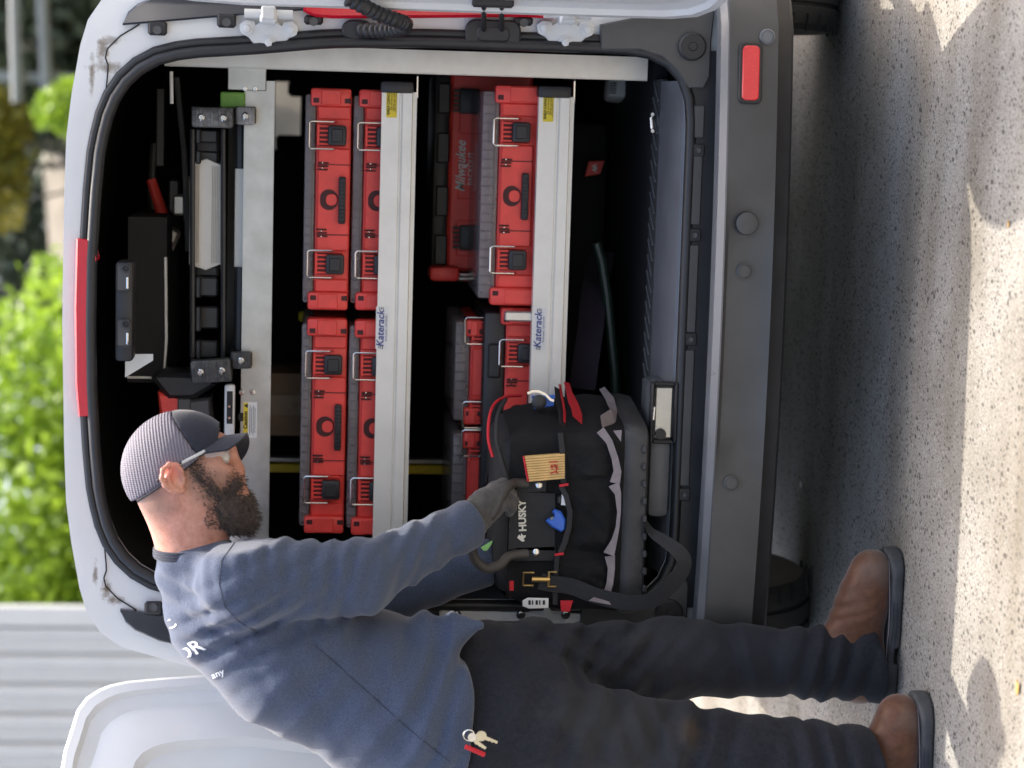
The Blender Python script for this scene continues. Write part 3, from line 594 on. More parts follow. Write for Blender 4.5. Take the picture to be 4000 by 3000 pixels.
def nameplate(par, px, py):
    c = W(px, py, YB); o = MB().prism(rrect(.098, .028, .002, 2), lambda a, b, d: Vector((c.x+a, YB-.0004-d, c.z+b)), 0, .0005).build('name_label', MT['white'], par)
    Y = YB-.0013; text('name_text', 'Katerack', .023, facing((c.x-.002, Y, c.z+.003)), MT['blue_ink'], o, bold=.0004, shear=.2)
    text('name_text', 'By Thrombor - 1.877.335.7821', .0048, facing((c.x, Y, c.z-.0095)), MT['blue_ink'], o)
    for k in range(3):
        for sx, L in ((-1, .006+.002*k), (1, .006)): MB().box((c.x+sx*.044, Y, c.z+.006-k*.004), (L, .0006, .0016)).build('speed_line', MT['ink'], o)
sticker(B1, 1530, 397); sticker(B2, 2142, 414); nameplate(B1, 1492, 1280); nameplate(B2, 2107, 1285)
# rear post at the right and its twin at the left, bright galvanised top rail
for s_ in (1,):
    pz0 = .528; pz1 = 1.60
    po = MB(); po.box((s_*.572, .215, (pz0+pz1)/2), (.052, .003, pz1-pz0)); po.box((s_*.547, .235, (pz0+pz1)/2), (.003, .043, pz1-pz0)); po.build('post', MT['alu'], rack, 20)
zt, zb = 1.425, 1.361
tr_ = MB(); tr_.box((-.03, YB, (zt+zb)/2), (1.1, .003, zt-zb)); tr_.box((-.03, YB+.03, zt), (1.1, .06, .003)); tr_.box((-.03, YB+.012, zb), (1.1, .026, .003)); trail = tr_.build('top_rail', MT['galv'], rack, 20)
for px, py in ((965, 338), (990, 338), (945, 1532), (988, 1532)):
    c = W(px, py, YB); MB().lathe([(.0075, 0), (.006, .002), (.003, .0022)], (c.x, YB-.001, c.z), (0, -1, 0), 12).build('rivet', MT['steel'], trail)
c = W(958, 330, YB); MB().box((c.x+.012, YB-.006, c.z-.004), (.05, .004, .085), bev=.003).build('gusset', MT['galv'], trail)
for px, py in ((957, 346), (997, 346)):
    c = W(px, py, YB-.009); MB().lathe([(.006, 0), (.005, .002), (.002, .0022)], (c.x, YB-.008, c.z), (0, -1, 0), 12).build('rivet', MT['steel'], trail)
c = W(945, 1628, YB); MB().lathe([(.010, 0), (.010, .002), (.008, .002)], (c.x, YB-.001, c.z), (0, -1, 0), 16).build('hole', MT['ink'], trail)
c = W(978, 1640, YB); st = MB().box((c.x, YB-.003, c.z), (.082, .0008, .03)).build('caution_sticker', MT['white'], trail)
MB().box((c.x, YB-.0036, c.z+.0105), (.08, .0008, .0105)).build('caution_band', MT['yellow'], st)
text('caution_text', 'Caution', .0125, facing((c.x, YB-.0046, c.z+.0105)), MT['ink'], st, bold=.0003)
for sx in (-1, 1): MB().prism([(-.005, -.0045), (.005, -.0045), (0, .0045)], lambda a, b, d: Vector((c.x+sx*.033+a, YB-.0042-d, c.z+.0105+b)), 0, .0005).build('warning_triangle', MT['ink'], st)
for k in range(4): MB().box((c.x, YB-.0038, c.z+.001-k*.0038), (.068-.01*(k % 2), .0006, .0011)).build('fine_print', MT['ink'], st)
# white hinged bar beside the rail end
a, b = W(898, 1500, .22), W(898, 1720, .22); wb = MB().box(((a.x+b.x)/2, .22, a.z), (a.x-b.x, .02, .024), bev=.006, seg=2).build('white_bar', MT['paint_in'], rack)
a, b = W(898, 1528, .21), W(898, 1655, .21); MB().box(((a.x+b.x)/2, .2088, a.z), (a.x-b.x, .003, .013), bev=.001).build('slot', MT['ink'], wb)
for py in (1587, 1632): c = W(896, py, .206); MB().lathe([(.004, 0), (.003, .003)], c, (0, -1, 0), 10).build('rivet', MT['steel'], wb)
# black tray with a pale edge hung from the roof, and its bracket
a, b = W(585, 900, .35), W(648, 1378, .35); tray = thing('hanging_tray', ((a.x+b.x)/2, .6, 1.62), 'black sheet tray with pale edge hanging under the van roof above the ladder', 'tray')
MB().box(((a.x+b.x)/2-.02, .6, (1.69+b.z)/2), (a.x-b.x+.1, .5, 1.69-b.z)).build('tray_body', MT['black'], tray)
MB().tube([(b.x-.07+.012, .346, 1.69), (b.x-.058, .346, b.z+.004), (b.x+.03, .346, b.z-.001), (a.x-.06, .346, b.z+.002)], .0035, 6).build('tray_edge', MT['white'], tray)
q = [W(px, py, .12) for px, py in ((490, 1383), (598, 1383), (598, 1408), (488, 1475))]
MB().prism([(p_.x, p_.z) for p_ in q], lambda a, b, d: Vector((a, d, b)), .12, .123).build('bracket', MT['alu'], tray)
# ================================================================== cases
MT['slot_shade'] = mat('painted_slot_shade', (.05, .004, .004), .6)  # darkened case red: shade inside slots and holes is put into the colour
def make_case(name, H, wd=.5026, dp=.36, lid='clear', lidh=.025, handle=True, latch=(.1457,), fancy=True):
    t = thing(name, (0, 0, 0), '', 'case'); k = wd/.5026; hw = wd/2; zt_ = H-lidh; up = zt_-.082
    tub = MB(); tub.box((0, .015+dp/2, zt_/2+.001), (hw*1.88, dp, zt_-.002), bev=.007, seg=2)
    tub.box((0, .012, up+.040), (.232*k, .012, .074), bev=.003); 
    for s_ in (-1, 1):
        tub.box((s_*hw*.78, .0135, zt_/2), (hw*.12, .008, zt_*.92), bev=.003)
        for d_ in (.128, .119): tub.box((s_*d_*k, .010, up+.044), (.004, .008, .062), bev=.001)
    tubo = tub.build('tub', MT['red'], t)
    for s_ in (-1, 1):
        e = MB(); e.box((s_*(hw-.0205), .018, zt_/2+.008), (.041, .046, zt_+.010), bev=.007, seg=2); e.box((s_*(hw-.0205), -.0055, zt_/2+.008), (.034, .004, zt_*.55), bev=.002)
        eo = e.build('corner_bumper', MT['red'], t)
        for zz in (zt_*.14, zt_*1.0):
            MB().box((s_*(hw-.028), -.0035, zz), (.012, .004, .014), bev=.001).build('corner_pocket_shade', MT['slot_shade'], eo)
    # lid
    if lid == 'clear':
        l = MB(); l.box((0, .012+dp/2, zt_+lidh/2), (hw*1.89, dp, lidh), bev=.007, seg=2); lo = l.build('lid', MT['clear'], t)
        r_ = MB(); nT = int(22*k)
        for i in range(nT+1):
            x = -hw*.9+i*hw*1.8/nT; r_.box((x, .0105, zt_+lidh*.62), (.0016, .004, lidh*.7))
        r_.box((0, .0105, zt_+lidh*.25), (hw*1.8, .003, .002)); r_.build('lid_ribs', MT['lid_rib'], lo)
        cn = MB(); rr = random.Random(int(H*1000))
        for i in range(14): cn.box((-hw*.85+i*hw*1.7/13, .06+rr.random()*.1, zt_+.004), (hw*.08, .09, .008+.008*rr.random()))
        cn.build('contents', MT['contents'], lo)
    else:
        l = MB(); l.box((0, .012+dp/2, zt_+lidh/2), (hw*1.89, dp, lidh), bev=.008, seg=2)
        for s_ in (-1, 1): l.box((s_*hw*.5, .01, zt_+lidh*.5), (hw*.32, .016, lidh*.6), bev=.004)
        lo = l.build('lid', MT['plastic_dark'], t)
    # latches: wire bail, block, comb
    for lu in latch:
        for s_ in ((-1, 1) if lu else (1,)):
            u = s_*lu*k; lt = MB(); lt.box((u, -.006, up+.034), (.046, .022, .042), bev=.006, seg=2); lt.box((u, -.0185, up+.034), (.03, .004, .026), bev=.002); lto = lt.build('latch', MT['plastic_dark'], t)
            MB().tube([(u-.0305, .006, up+.034), (u-.031, -.010, up+.042), (u-.031, -.011, up+.092), (u-.027, -.011, up+.0965), (u+.027, -.011, up+.0965), (u+.031, -.011, up+.092), (u+.031, -.010, up+.042), (u+.0305, .006, up+.034)], .0022, 8).build('wire_bail', MT['steel'], lto)
            MB().box((u, .004, up+.064), (.048, .006, .022)).build('comb_slot_shade', MT['slot_shade'], lto)
            cb = MB()
            for i in range(5): cb.box((u-.02+i*.01, .0015, up+.063), (.0048, .008, .022), bev=.0012)
            cb.box((u, .0015, up+.0765), (.048, .008, .006), bev=.0012); cb.build('comb', MT['red'], lto)
    if handle:
        g_ = MB(); g_.box((0, -.002, up+.0205), (.107, .022, .016), bev=.004, seg=2)
        for i in range(12): g_.box((-.0484+i*.0088, -.0135, up+.0205), (.004, .003, .0135), bev=.001)
        go = g_.build('handle', MT['plastic_dark'], t)
        MB().prism(rrect(.047, .040, .0195, 6), lambda a, b, d: Vector((a, .0065-d, up+.050+b)), 0, .0022).build('finger_hole_shade', MT['slot_shade'], t)  # raised dark oval painted as the shade of a finger hole
        MB().prism(rrect(.027, .026, .012, 6), lambda a, b, d: Vector((a, .0045-d, up+.044+b)), 0, .003, .001).build('thumb_pad', MT['red'], t)
        for s_ in (-1, 1):
            cl = MB()
            for i in range(3): cl.box((s_*(.068+i*.0075), .0045, up+.066-.001*i), (.0034, .005, .024), bev=.0008)
            cl.box((s_*.0795, .0052, up+.04), (.0016, .004, .074)); cl.build('hinge_clip', MT['slot_shade'], t)
            for zz in (.0, .012): MB().lathe([(.0022, 0), (.0015, .002)], (s_*(.0715+zz), .003, up+.066), (0, -1, 0), 8).build('pin', MT['steel'], t)
    return t
MT['lid_rib'] = mat('lid_rib', (.16, .14, .14), .35, alpha=.75)
MT['contents'] = mat('case_contents', (.16, .12, .11), .6, var=.5, scale=60)
MT['clear'] = mat('smoky_clear_lid', (.34, .30, .30), .15, var=.08, scale=20, alpha=.55, dirt=.15, dirtcol=(.5, .47, .46))
c1 = make_case('organizer_case', .107); zsh = 1.076
GR = 'four clear-lidded red cases on the upper shelf'
ccs = [(781, 1, 'red organizer case with clear lid, top right of the four on the upper shelf'), (1669, 1, 'red organizer case with clear lid, top left of the four on the upper shelf'),
       (781, 0, 'red organizer case with clear lid, bottom right of the four, half behind the shelf beam'), (1672, 0, 'red organizer case with clear lid, bottom left of the four, half behind the shelf beam')]
for i, (py, lev, lb) in enumerate(ccs):
    o = c1 if i == 0 else copy_tree(c1); p_ = W(1300, py, YB+.045)
    place(o, (p_.x, YB+.045+.004*(i % 3), zsh+lev*.109), (.004, -.007, -.005, .006)[i]); tag(o, lb, 'case', GR)
# deep case at the right of the lower shelf
c5 = make_case('deep_case', .168, lidh=.04); p_ = W(1950, 765, YB+.045); place(c5, (p_.x, YB+.045, .722)); tag(c5, 'deep red case with clear lid at the right end of the lower shelf', 'case')
# red and black toolbox behind it, with the printed name
p_ = W(1800, 700, .66); tbx = thing('drawer_toolbox', (p_.x, .66, .75), 'shaded red and black toolbox standing behind the deep case on the lower shelf', 'toolbox')
zc = W(1810, 700, .66).z; zl = W(1752, 700, .66).z; ztop = W(1690, 700, .66).z; xR, xL = W(1800, 285, .66).x, W(1800, 1060, .66).x; xm = (xR+xL)/2
tm = MB(); tm.box((xm, .80, (zl+.74)/2), (xR-xL, .28, zl-.74), bev=.008); 
for dx in (-.16, -.02, .14): tm.box((xm+dx, .662, zl-.06), (.09, .012, .075), bev=.003)
tm.build('body', MT['red'], tbx)
tk = MB(); tk.box((xm, .80, (zl+ztop)/2), (xR-xL-.01, .285, ztop-zl), bev=.01, seg=2)
for dx in (-.19, -.07, .06, .18): tk.box((xm+dx, .655, (zl+ztop)/2-.004), (.075, .014, (ztop-zl)*.8), bev=.004)
tk.build('lid', MT['plastic_dark'], tbx)
for py in (395, 930):
    c = W(1835, py, .64); lt = MB(); lt.box((c.x, .65, c.z), (.062, .02, .05), bev=.006, seg=2)
    for i in range(5): lt.box((c.x-.024+i*.012, .648, c.z+.032), (.006, .012, .018), bev=.001)
    lt.build('latch', MT['plastic_dark'], tbx)
c = W(1800, 650, .655); text('brand_text', 'Milwaukee', .034, facing((c.x, .6535, c.z)), MT['white'], tbx, shear=.35, bold=.0004, sx=.85)
text('brand_text', 'PACKOUT', .016, facing((c.x-.005, .6535, c.z-.024)), MT['white'], tbx, sx=1.1)
MB().prism([(-.045, .004), (.0, -.003), (-.004, .002), (.045, -.009), (.004, .0), (.008, -.005)], lambda a, b, d: Vector((c.x+a, .6535-d, c.z-.012+b)), 0, .0006).build('lightning_mark', MT['white'], tbx)
a = W(1745, 1072, .60); eh = MB(); eh.box((a.x, .64, a.z+.005), (.036, .09, .075), bev=.012, seg=2); eh.build('end_handle', MT['red'], tbx)
for py in (1075, 1092): q = W(1830, py, .62); MB().tube([q+Vector((0, 0, .05)), q+Vector((0, 0, -.06))], .005, 8).build('handle_rod', MT['steel'], tbx)
# compact cases and a larger toolbox at the left of the lower shelf
cc_ = make_case('compact_case', .066, wd=.25, dp=.38, lidh=.036, handle=False, latch=(.20,))
p_ = W(1850, 1455, YB+.13); zz = W(1885, 1455, YB+.13).z; place(cc_, (p_.x, YB+.13, zz)); tag(cc_, 'slim red case with clear lid lying on the black lidded toolbox, right of its twin', 'case', 'slim clear-lidded cases on the lower shelf')
c7 = copy_tree(cc_); p_ = W(1850, 1890, YB+.13); place(c7, (p_.x, YB+.13, zz)); tag(c7, 'slim red case with clear lid lying just above the man\'s gloved hand', 'case', 'slim clear-lidded cases on the lower shelf')
c8 = make_case('tool_case', .148, lid='black', lidh=.05); p_ = W(1990, 1620, YB+.07); place(c8, (p_.x, YB+.07, .722)); tag(c8, 'red toolbox with black lid on the lower shelf, half behind the bag', 'toolbox')
ts = MB(); q = W(2035, 1235, YB+.03); ts.box((q.x, YB+.03, q.z), (.022, .02, .075), bev=.003); ts.build('side_bar', MT['alu'], c8).matrix_parent_inverse = Matrix.Translation(-Vector(c8.location))
# ================================================================== step ladder lying on the top rail, feet to the back
lad = thing('step_ladder', (.05, 1.0, 1.43), 'black step ladder with aluminium treads lying on the top rail, rubber feet facing out', 'ladder')
MT['foot'] = mat('scuffed_rubber_foot', (.05, .05, .05), .5, var=.5, scale=90, dirt=1.0, dirtcol=(.5, .5, .5))
MT['fibre'] = mat('black_ladder_rail', (.02, .021, .023), .35, var=.2, scale=20)
def lz(px, py, y=.2): return W(px, py, y)
for (py0, py1, px0, px1, y_, nm, rot) in ((415, 502, 748, 912, .2, 'front_rail', 0), (1400, 1495, 745, 905, .2, 'front_rail', -.09), (415, 490, 920, 997, .22, 'rear_rail', 0), (1372, 1440, 902, 982, .22, 'rear_rail', -.05)):
    a, b = W(px0, py0, y_), W(px1, py1, y_); cx_, cz_ = (a.x+b.x)/2, (a.z+b.z)/2; w_, h_ = abs(a.x-b.x), abs(a.z-b.z); up_ = .03 if nm == 'front_rail' else .02
    sgn = 1 if py0 < 900 else -1
    r_ = MB(); r_.loft([[(cx_+sgn*w_*.36+dx, yy, cz_+dz+(yy-y_)*up_) for dx, dz in ((-.006, -h_*.5), (.006, -h_*.5), (.006, h_*.5), (-.006, h_*.5))] for yy in (y_+.01, 1.95)], cap=True)
    for e_ in (-1, 1): r_.loft([[(cx_+dx, yy, cz_+e_*h_*.47+dz+(yy-y_)*up_) for dx, dz in ((-w_*.4, -.003), (w_*.4, -.003), (w_*.4, .003), (-w_*.4, .003))] for yy in (y_+.01, 1.95)], cap=True)
    ro_ = r_.build(nm, MT['fibre'], lad, 30)
    R3 = Euler((0, rot, 0)).to_matrix(); fo = MB().box((cx_, y_, cz_), (w_*.98, .03, h_*.98), R3, bev=.006, seg=2).build('foot', MT['foot'], ro_)
    gr_ = MB()
    for i in range(5): gr_.box(Vector((cx_, y_-.0155, cz_))+R3@Vector((0, 0, -h_*.36+i*h_*.18)), (w_*.8, .003, h_*.07), R3, bev=.001)
    gr_.build('foot_rib', MT['foot'], fo)
    for dz in ((-.26, .26) if nm == 'front_rail' else (0,)):
        MB().lathe([(.008, 0), (.008, .004), (.005, .006)], Vector((cx_, y_-.016, cz_))+R3@Vector((0, 0, dz*h_)), (0, -1, 0), 14).build('foot_rivet', MT['steel'], fo)
# treads (nearest big) : plate with pointed ends, black gussets
def tread(px0, px1, py0, py1, y_, nm, ribs=True, pt=.016):
    a, b = W(px0, py0, y_), W(px1, py1, y_); zt_, zb_ = a.z, b.z; zm = (zt_+zb_)/2
    pl = [(a.x, zt_-.004), (a.x, zb_+.004), (a.x+pt*.2, zb_), (a.x+pt, zm+.01), (a.x+pt*.5, zt_)] 
    poly = [(b.x-pt*.2, zt_), (b.x-pt, zm), (b.x, zb_), (a.x, zb_), (a.x+pt, zm), (a.x+pt*.2, zt_)]
    o = MB().prism(poly, lambda u, v, d: Vector((u, y_+d, v)), 0, .06, .002).build(nm, MT['tread'], lad)
    if ribs:
        for f_ in (.12, .17, .22, .27, .68, .73, .78, .83, .88, .93): MB().box(((a.x+b.x)/2, y_-.0008, lerp(zt_, zb_, f_)), ((a.x-b.x)*.99, .0016, .0014)).build('tread_groove', MT['groove'], o, None)
    return o
MT['tread'] = mat('ladder_aluminium', (.62, .60, .55), .5, metal=.3, var=.04, scale=12, dirt=.15)
MT['groove'] = mat('tread_groove', (.30, .285, .25), .5, metal=.3)
tread(742, 868, 645, 1030, .30, 'tread'); tread(918, 962, 660, 1042, .30, 'cross_bar', False, .003)
for py0, py1 in ((500, 645), (1035, 1085)):
    a, b = W(762, py0, .32), W(855, py1, .32); MB().box(((a.x+b.x)/2, .33, (a.z+b.z)/2), (a.x-b.x, .02, a.z-b.z), bev=.006).build('tread_bracket', MT['plastic_dark'], lad)
for i, (p0, p1) in enumerate(((505, 560), (590, 640), (1082, 1160), (1200, 1290), (1330, 1400))):
    a, b = W(765, p0, .29), W(850, p1, .29); g_ = MB(); g_.box(((a.x+b.x)/2, .30+.02*(i % 2), (a.z+b.z)/2), (a.x-b.x, .012, a.z-b.z), bev=.004); g_.box(((a.x+b.x)/2, .29, a.z-.006), ((a.x-b.x)*1.1, .03, .012), bev=.003); g_.build('gusset', MT['fibre'], lad)
for (p0, q0, p1, q1) in ((752, 505, 752, 1395), (872, 505, 872, 1395)):
    a, b = W(p0, q0, .27), W(p1, q1, .27); MB().tube([a, b], .006, 8).build('edge_tube', MT['fibre'], lad)
for (p0, q0, p1, q1) in ((940, 490, 940, 655), (940, 1045, 935, 1375)):
    a, b = W(p0, q0, .3), W(p1, q1, .3); MB().tube([a, b], .014, 10).build('bar_sleeve', MT['plastic_dark'], lad)
MT['green'] = mat('green_label', (.16, .36, .05), .5)
a = W(930, 395, .24); MB().box((a.x+.002, .32, a.z+.012), (.035, .16, .055), bev=.003).build('green_label', MT['green'], lad)
a, b = W(965, 500, .5), W(965, 1390, .5); MB().box(((a.x+b.x)/2, .55, a.z+.02), (a.x-b.x, .02, .05)).build('rear_spreader', MT['fibre'], lad)
# ================================================================== small things inside
q = W(700, 1570, .30); wl = thing('cordless_tool', (q.x, .32, q.z-.1), 'red cordless tool with black battery standing behind the man\'s cap', 'power tool')
bd_ = MB(); A_ = lambda px, py, y=.30: W(px, py, y)
bd_.prism([(p_.x, p_.z) for p_ in (A_(620, 1525), A_(735, 1550), A_(735, 1650), A_(655, 1668), A_(628, 1620))], lambda a, b, d: Vector((a, d, b)), .27, .36, .008); bd_.build('body', MT['red'], wl)
MB().prism([(p_.x, p_.z) for p_ in (A_(735, 1556), A_(825, 1545), A_(832, 1640), A_(735, 1650))], lambda a, b, d: Vector((a, d, b)), .265, .36, .008).build('battery', MT['plastic'], wl)
MB().box(A_(720, 1590, .268), (.04, .012, .03), bev=.003).build('battery_latch', MT['plastic'], wl)
cg = MB(); cg.prism([(p_.x, p_.z) for p_ in (A_(595, 1470), A_(640, 1445), A_(780, 1450), A_(850, 1495), A_(760, 1552), A_(660, 1552))], lambda a, b, d: Vector((a, d, b)), .26, .38, .012); cg.build('guard', MT['plastic_dark'], wl)
a, b = W(590, 700, .55), W(655, 900, .55); pw = thing('pipe_wrench', (b.x, .55, b.z), 'red handled wrench lying in the dark above the ladder', 'wrench')
MB().tube([a, b], [.012, .016], 10).build('handle', MT['red'], pw); MB().box(W(665, 935, .55), (.06, .04, .035), Euler((0, .4, 0)).to_matrix(), bev=.008).build('jaw', MT['galv'], pw)
a, b = W(745, 690, .5), W(745, 870, .5); tp_ = thing('pipe_fitting', ((a.x+b.x)/2, .5, a.z), 'dark pipe clamp lying behind the ladder treads', 'clamp'); MB().box(((a.x+b.x)/2, .5, a.z-.0), (a.x-b.x, .05, .03), bev=.006).build('clamp_bar', MT['galv'], tp_); MB().box(W(700, 800, .5), (.05, .04, .03), bev=.006).build('clamp_jaw', MT['galv'], tp_)
lv = W(1300, 1828, .82); le = thing('spirit_level', (lv.x, .82, .8), 'yellow and silver bar standing upright behind the cases at the left', 'level')
MB().box((lv.x, .82, 1.1), (.022, .03, 1.0), bev=.002).build('yellow_strip', MT['yellow'], le); MB().box((lv.x+.022, .82, 1.1), (.012, .03, 1.0), bev=.002).build('silver_strip', MT['galv'], le)
bt = W(1150, 1235, .7); bo_ = thing('plastic_bottle', (bt.x, .7, 1.19), 'white bottle with yellow cap in the dark above the upper shelf cases', 'bottle')
MB().lathe([(.03, -.06), (.032, -.05), (.032, .0), (.014, .02), (.013, .03)], (bt.x, .7, 1.25), (0, 0, 1), 18).build('bottle_body', MT['white'], bo_, 50); MB().lathe([(.014, 0), (.014, .02), (.009, .026)], (bt.x, .7, 1.278), (0, 0, 1), 16).build('cap', MT['yellow'], bo_)
MT['wood_tape'] = mat('packing_tape', (.34, .25, .15), .3)
MT['cardboard'] = mat('cardboard', (.30, .20, .12), .85, var=.1, scale=20)
cb_ = W(1150, 1560, .85); cbx = thing('cardboard_box', (cb_.x, .85, 1.2), 'brown cardboard box in the dark behind the upper left cases', 'box'); MB().box((cb_.x, .85, 1.30), (.16, .2, .2), bev=.003).build('box_body', MT['cardboard'], cbx)
MB().box((cb_.x, .748, 1.30), (.05, .002, .2)).build('packing_tape', MT['wood_tape'], cbx)
for s_ in (-1, 1): MB().box((cb_.x+s_*.10, .85, 1.42), (.08, .19, .004), Euler((0, s_*.7, 0)).to_matrix()).build('flap', MT['cardboard'], cbx)
# below the lower shelf
MT['purple'] = mat('purple_webbing', (.014, .009, .017), .85, var=.25, scale=60, bump=.3, bscale=300)
pts = [W(px, py, y_) for px, py, y_ in ((2350, 985, .60), (2342, 1040, .55), (2330, 1090, .50), (2318, 1150, .45), (2308, 1280, .40), (2290, 1400, .36), (2275, 1520, .36))]
sm = MB(); sm.strip(pts, Vector((0, .02, .028)), .0015, Vector((.2, -.8, .5)).normalized()); tag(sm.build('ratchet_strap', MT['purple']), 'purple webbing strap hanging in the dark below the lower shelf', 'strap')
MT['hose'] = mat('dark_green_hose', (.012, .025, .018), .4)
pts = [W(px, py, .42) for px, py in ((2330, 950), (2350, 1020), (2370, 1150), (2385, 1300), (2400, 1450), (2405, 1600))]
tag(MB().tube(pts, .012, 10).build('hose', MT['hose']), 'dark green hose running across the van floor', 'hose')
a = W(2410, 345, .75); wbg = thing('parcel', (a.x, .75, a.z-.05), 'pale printed bag standing by the right wall under the lower shelf', 'bag'); MB().box((a.x, .78, a.z), (.06, .08, .05), Euler((0, .06, .2)).to_matrix(), bev=.012, seg=2).build('bag_body', MT['white'], wbg)
for k in range(5): MB().box((a.x-.012+.006*k, .7375, a.z+.012), (.003, .001, .018)).build('print_bar', MT['ink'], wbg, None)
q = [W(px, py, .8) for px, py in ((2300, 630), (2362, 628), (2345, 680), (2285, 690))]; rt = MB().prism([(p_.x, p_.z) for p_ in q], lambda a, b, d: Vector((a, d, b)), .8, .81, .002).build('red_tag', MT['red']); tag(rt, 'small red tag with white mark in the dark under the lower shelf', 'tag')
qq = W(2322, 657, .799); MB().prism([(-.012, -.008), (-.004, .008), (0, .0), (.005, .008), (.012, -.008), (.005, -.002), (0, -.009), (-.005, -.002)], lambda a, b, d: Vector((qq.x+a, .7985-d, qq.z+b)), 0, .0006).build('tag_mark', MT['white'], rt)
fcs = thing('floor_case', (0, 1.05, .5), 'black case lying in the dark on the van floor', 'case'); MB().box((.0, 1.05, .60), (.9, .35, .17), bev=.03, seg=2).build('case_body', MT['black'], fcs); MB().box((.0, 1.05, .71), (.91, .36, .05), bev=.02, seg=2).build('case_lid', MT['black'], fcs)
MB().tube([(-.1, .87, .62), (-.08, .84, .63), (.08, .84, .63), (.1, .87, .62)], .009, 8).build('case_handle', MT['plastic_dark'], fcs)
for s_ in (-1, 1): MB().box((s_*.28, .866, .675), (.05, .015, .06), bev=.004).build('case_latch', MT['plastic_dark'], fcs)
# dim hardware hanging under the roof in the upper right of the opening
rh = thing('roof_hardware', (.42, .5, 1.5), 'dark brackets and a pale rod hanging in the shade above the ladder', 'bracket')
a, b = W(612, 345, .45), W(642, 650, .45); MB().box(((a.x+b.x)/2, .45, (a.z+b.z)/2), (abs(a.x-b.x), .012, abs(a.z-b.z)), bev=.002).build('bracket_plate', MT['plastic_dark'], rh)
a, b = W(660, 700, .5), W(700, 830, .5); MB().box(((a.x+b.x)/2, .5, (a.z+b.z)/2), (abs(a.x-b.x), .03, abs(a.z-b.z)), bev=.004).build('bracket_plate', MT['plastic_dark'], rh)
MB().tube([W(669, 279, .22), W(671, 405, .22)], .004, 8).build('pale_rod', MT['white'], rh)
MB().tube([W(690, 300, .4), W(720, 600, .45), W(735, 980, .45)], .007, 8).build('conduit', MT['plastic'], rh)
MB().tube([W(600, 560, .7), W(590, 760, .7), W(600, 900, .7)], .009, 8).build('conduit', MT['plastic'], rh)
# ================================================================== black tool bag
MT['fabric'] = mat('black_bag_canvas', (.0105, .0105, .0115), .9, var=.3, scale=25, bump=.8, bscale=420, dirt=.5, dirtcol=(.03, .029, .028), spec=.25)
MT['fabric_tape'] = mat('black_webbing', (.016, .016, .018), .7, var=.2, scale=60, bump=.5, bscale=500)
MT['grey_tape'] = mat('grey_piping', (.22, .19, .20), .75, var=.15, scale=40, bump=.3, bscale=500)
MT['bag_base'] = mat('scuffed_rubber_base', (.035, .035, .036), .55, var=.3, scale=14, bump=.3, bscale=120, dirt=.45, dirtcol=(.09, .09, .09))
MT['red_tape'] = mat('red_webbing', (.50, .012, .022), .7, var=.12, scale=80, bump=.3, bscale=500)
MT['wood'] = mat('light_wood', (.62, .40, .15), .55, var=.14, scale=40)
MT['blue'] = mat('blue_plastic', (.03, .12, .50), .45, var=.08)
MT['gold'] = mat('brass', (.62, .42, .16), .35, metal=.9)
FY = -.10
bagc = W(2520, 2000, 0.04); bag = thing('tool_bag', (bagc.x, .04, .55), 'black canvas tool bag with grey piping, red tabs and a rubber base', 'tool bag')
fR, fL = W(2250, 1682, FY).x, W(2250, 2375, FY).x
bR, bL = W(2250, 1548, .17).x, W(2250, 2300, .17).x
zb0, zb1, ztp = W(2530, 1900, FY).z, W(2440, 1900, FY).z, W(1990, 1900, FY).z
def bagring(z, grow=0.0, rnd=.03, top=0.0):
    """outline of the bag at height z: front left, front right, back right, back left with rounded corners"""
    c = [Vector((fL-grow, FY-grow)), Vector((fR+grow, FY-grow)), Vector((bR+grow, .17+grow)), Vector((bL-grow, .17+grow))]
    m = sum((Vector(q) for q in c), Vector((0, 0)))/4; c = [q.lerp(m, top) for q in c]; out = []
    for i in range(4):
        p, q, r_ = c[i-1], c[i], c[(i+1) % 4]; a = (p-q).normalized(); b = (r_-q).normalized()
        for k in range(7):
            t = k/6; s0 = q+a*rnd; s1 = q+b*rnd; out.append(Vector((*((s0*(1-t)**2+q*2*t*(1-t)+s1*t*t)), z)))
        for k in range(1, 6): t = k/6; out.append(Vector((*((q+b*rnd).lerp(r_-b*rnd, t)), z)))
    return out
def wob(R_, amp, sd):
    return [p+Vector((mnoise.noise(p*9+Vector((sd, 0, 0))), mnoise.noise(p*9+Vector((0, sd, 3))), 0))*amp for p in R_]
bb = MB(); bb.loft([bagring(z, g_, .035, t_) if i < 2 else wob(bagring(z, g_, .035, t_), .016, i*.3) for i, (z, g_, t_) in enumerate(((zb1-.005, .004, 0), (zb1+.01, .008, 0), (zb1+.06, .010, 0), (zb1+.12, .006, 0), (zb1+.17, .0, 0), (ztp-.03, -.004, .02), (ztp, -.006, .05)))]); bb.build('body', MT['fabric'], bag, 60)
dm = MB(); zt_ = W(1915, 1700, 0).z; dm.loft([wob(bagring(z, -.01, .05, t_), .006, 3+z) for z, t_ in ((ztp-.02, .05), (ztp+.01, .10), (ztp+.03, .22), (zt_-.006, .45), (zt_, .7))], cap=True); dm.build('zip_top', MT['fabric_tape'], bag, 60)
bs = MB(); bs.loft([bagring(z, g_, .03) for z, g_ in ((zb0, -.004), (zb0+.006, .008), (zb0+.03, .013), (zb1-.004, .012), (zb1+.004, .006))], cap=True); bso = bs.build('base', MT['bag_base'], bag, 40)
for k in range(9):
    c = W(2517, 1755+k*68, FY-.013); MB().box((c.x, FY-.014, c.z), (.016, .01, .010), bev=.003).build('base_stud', MT['bag_base'], bso)
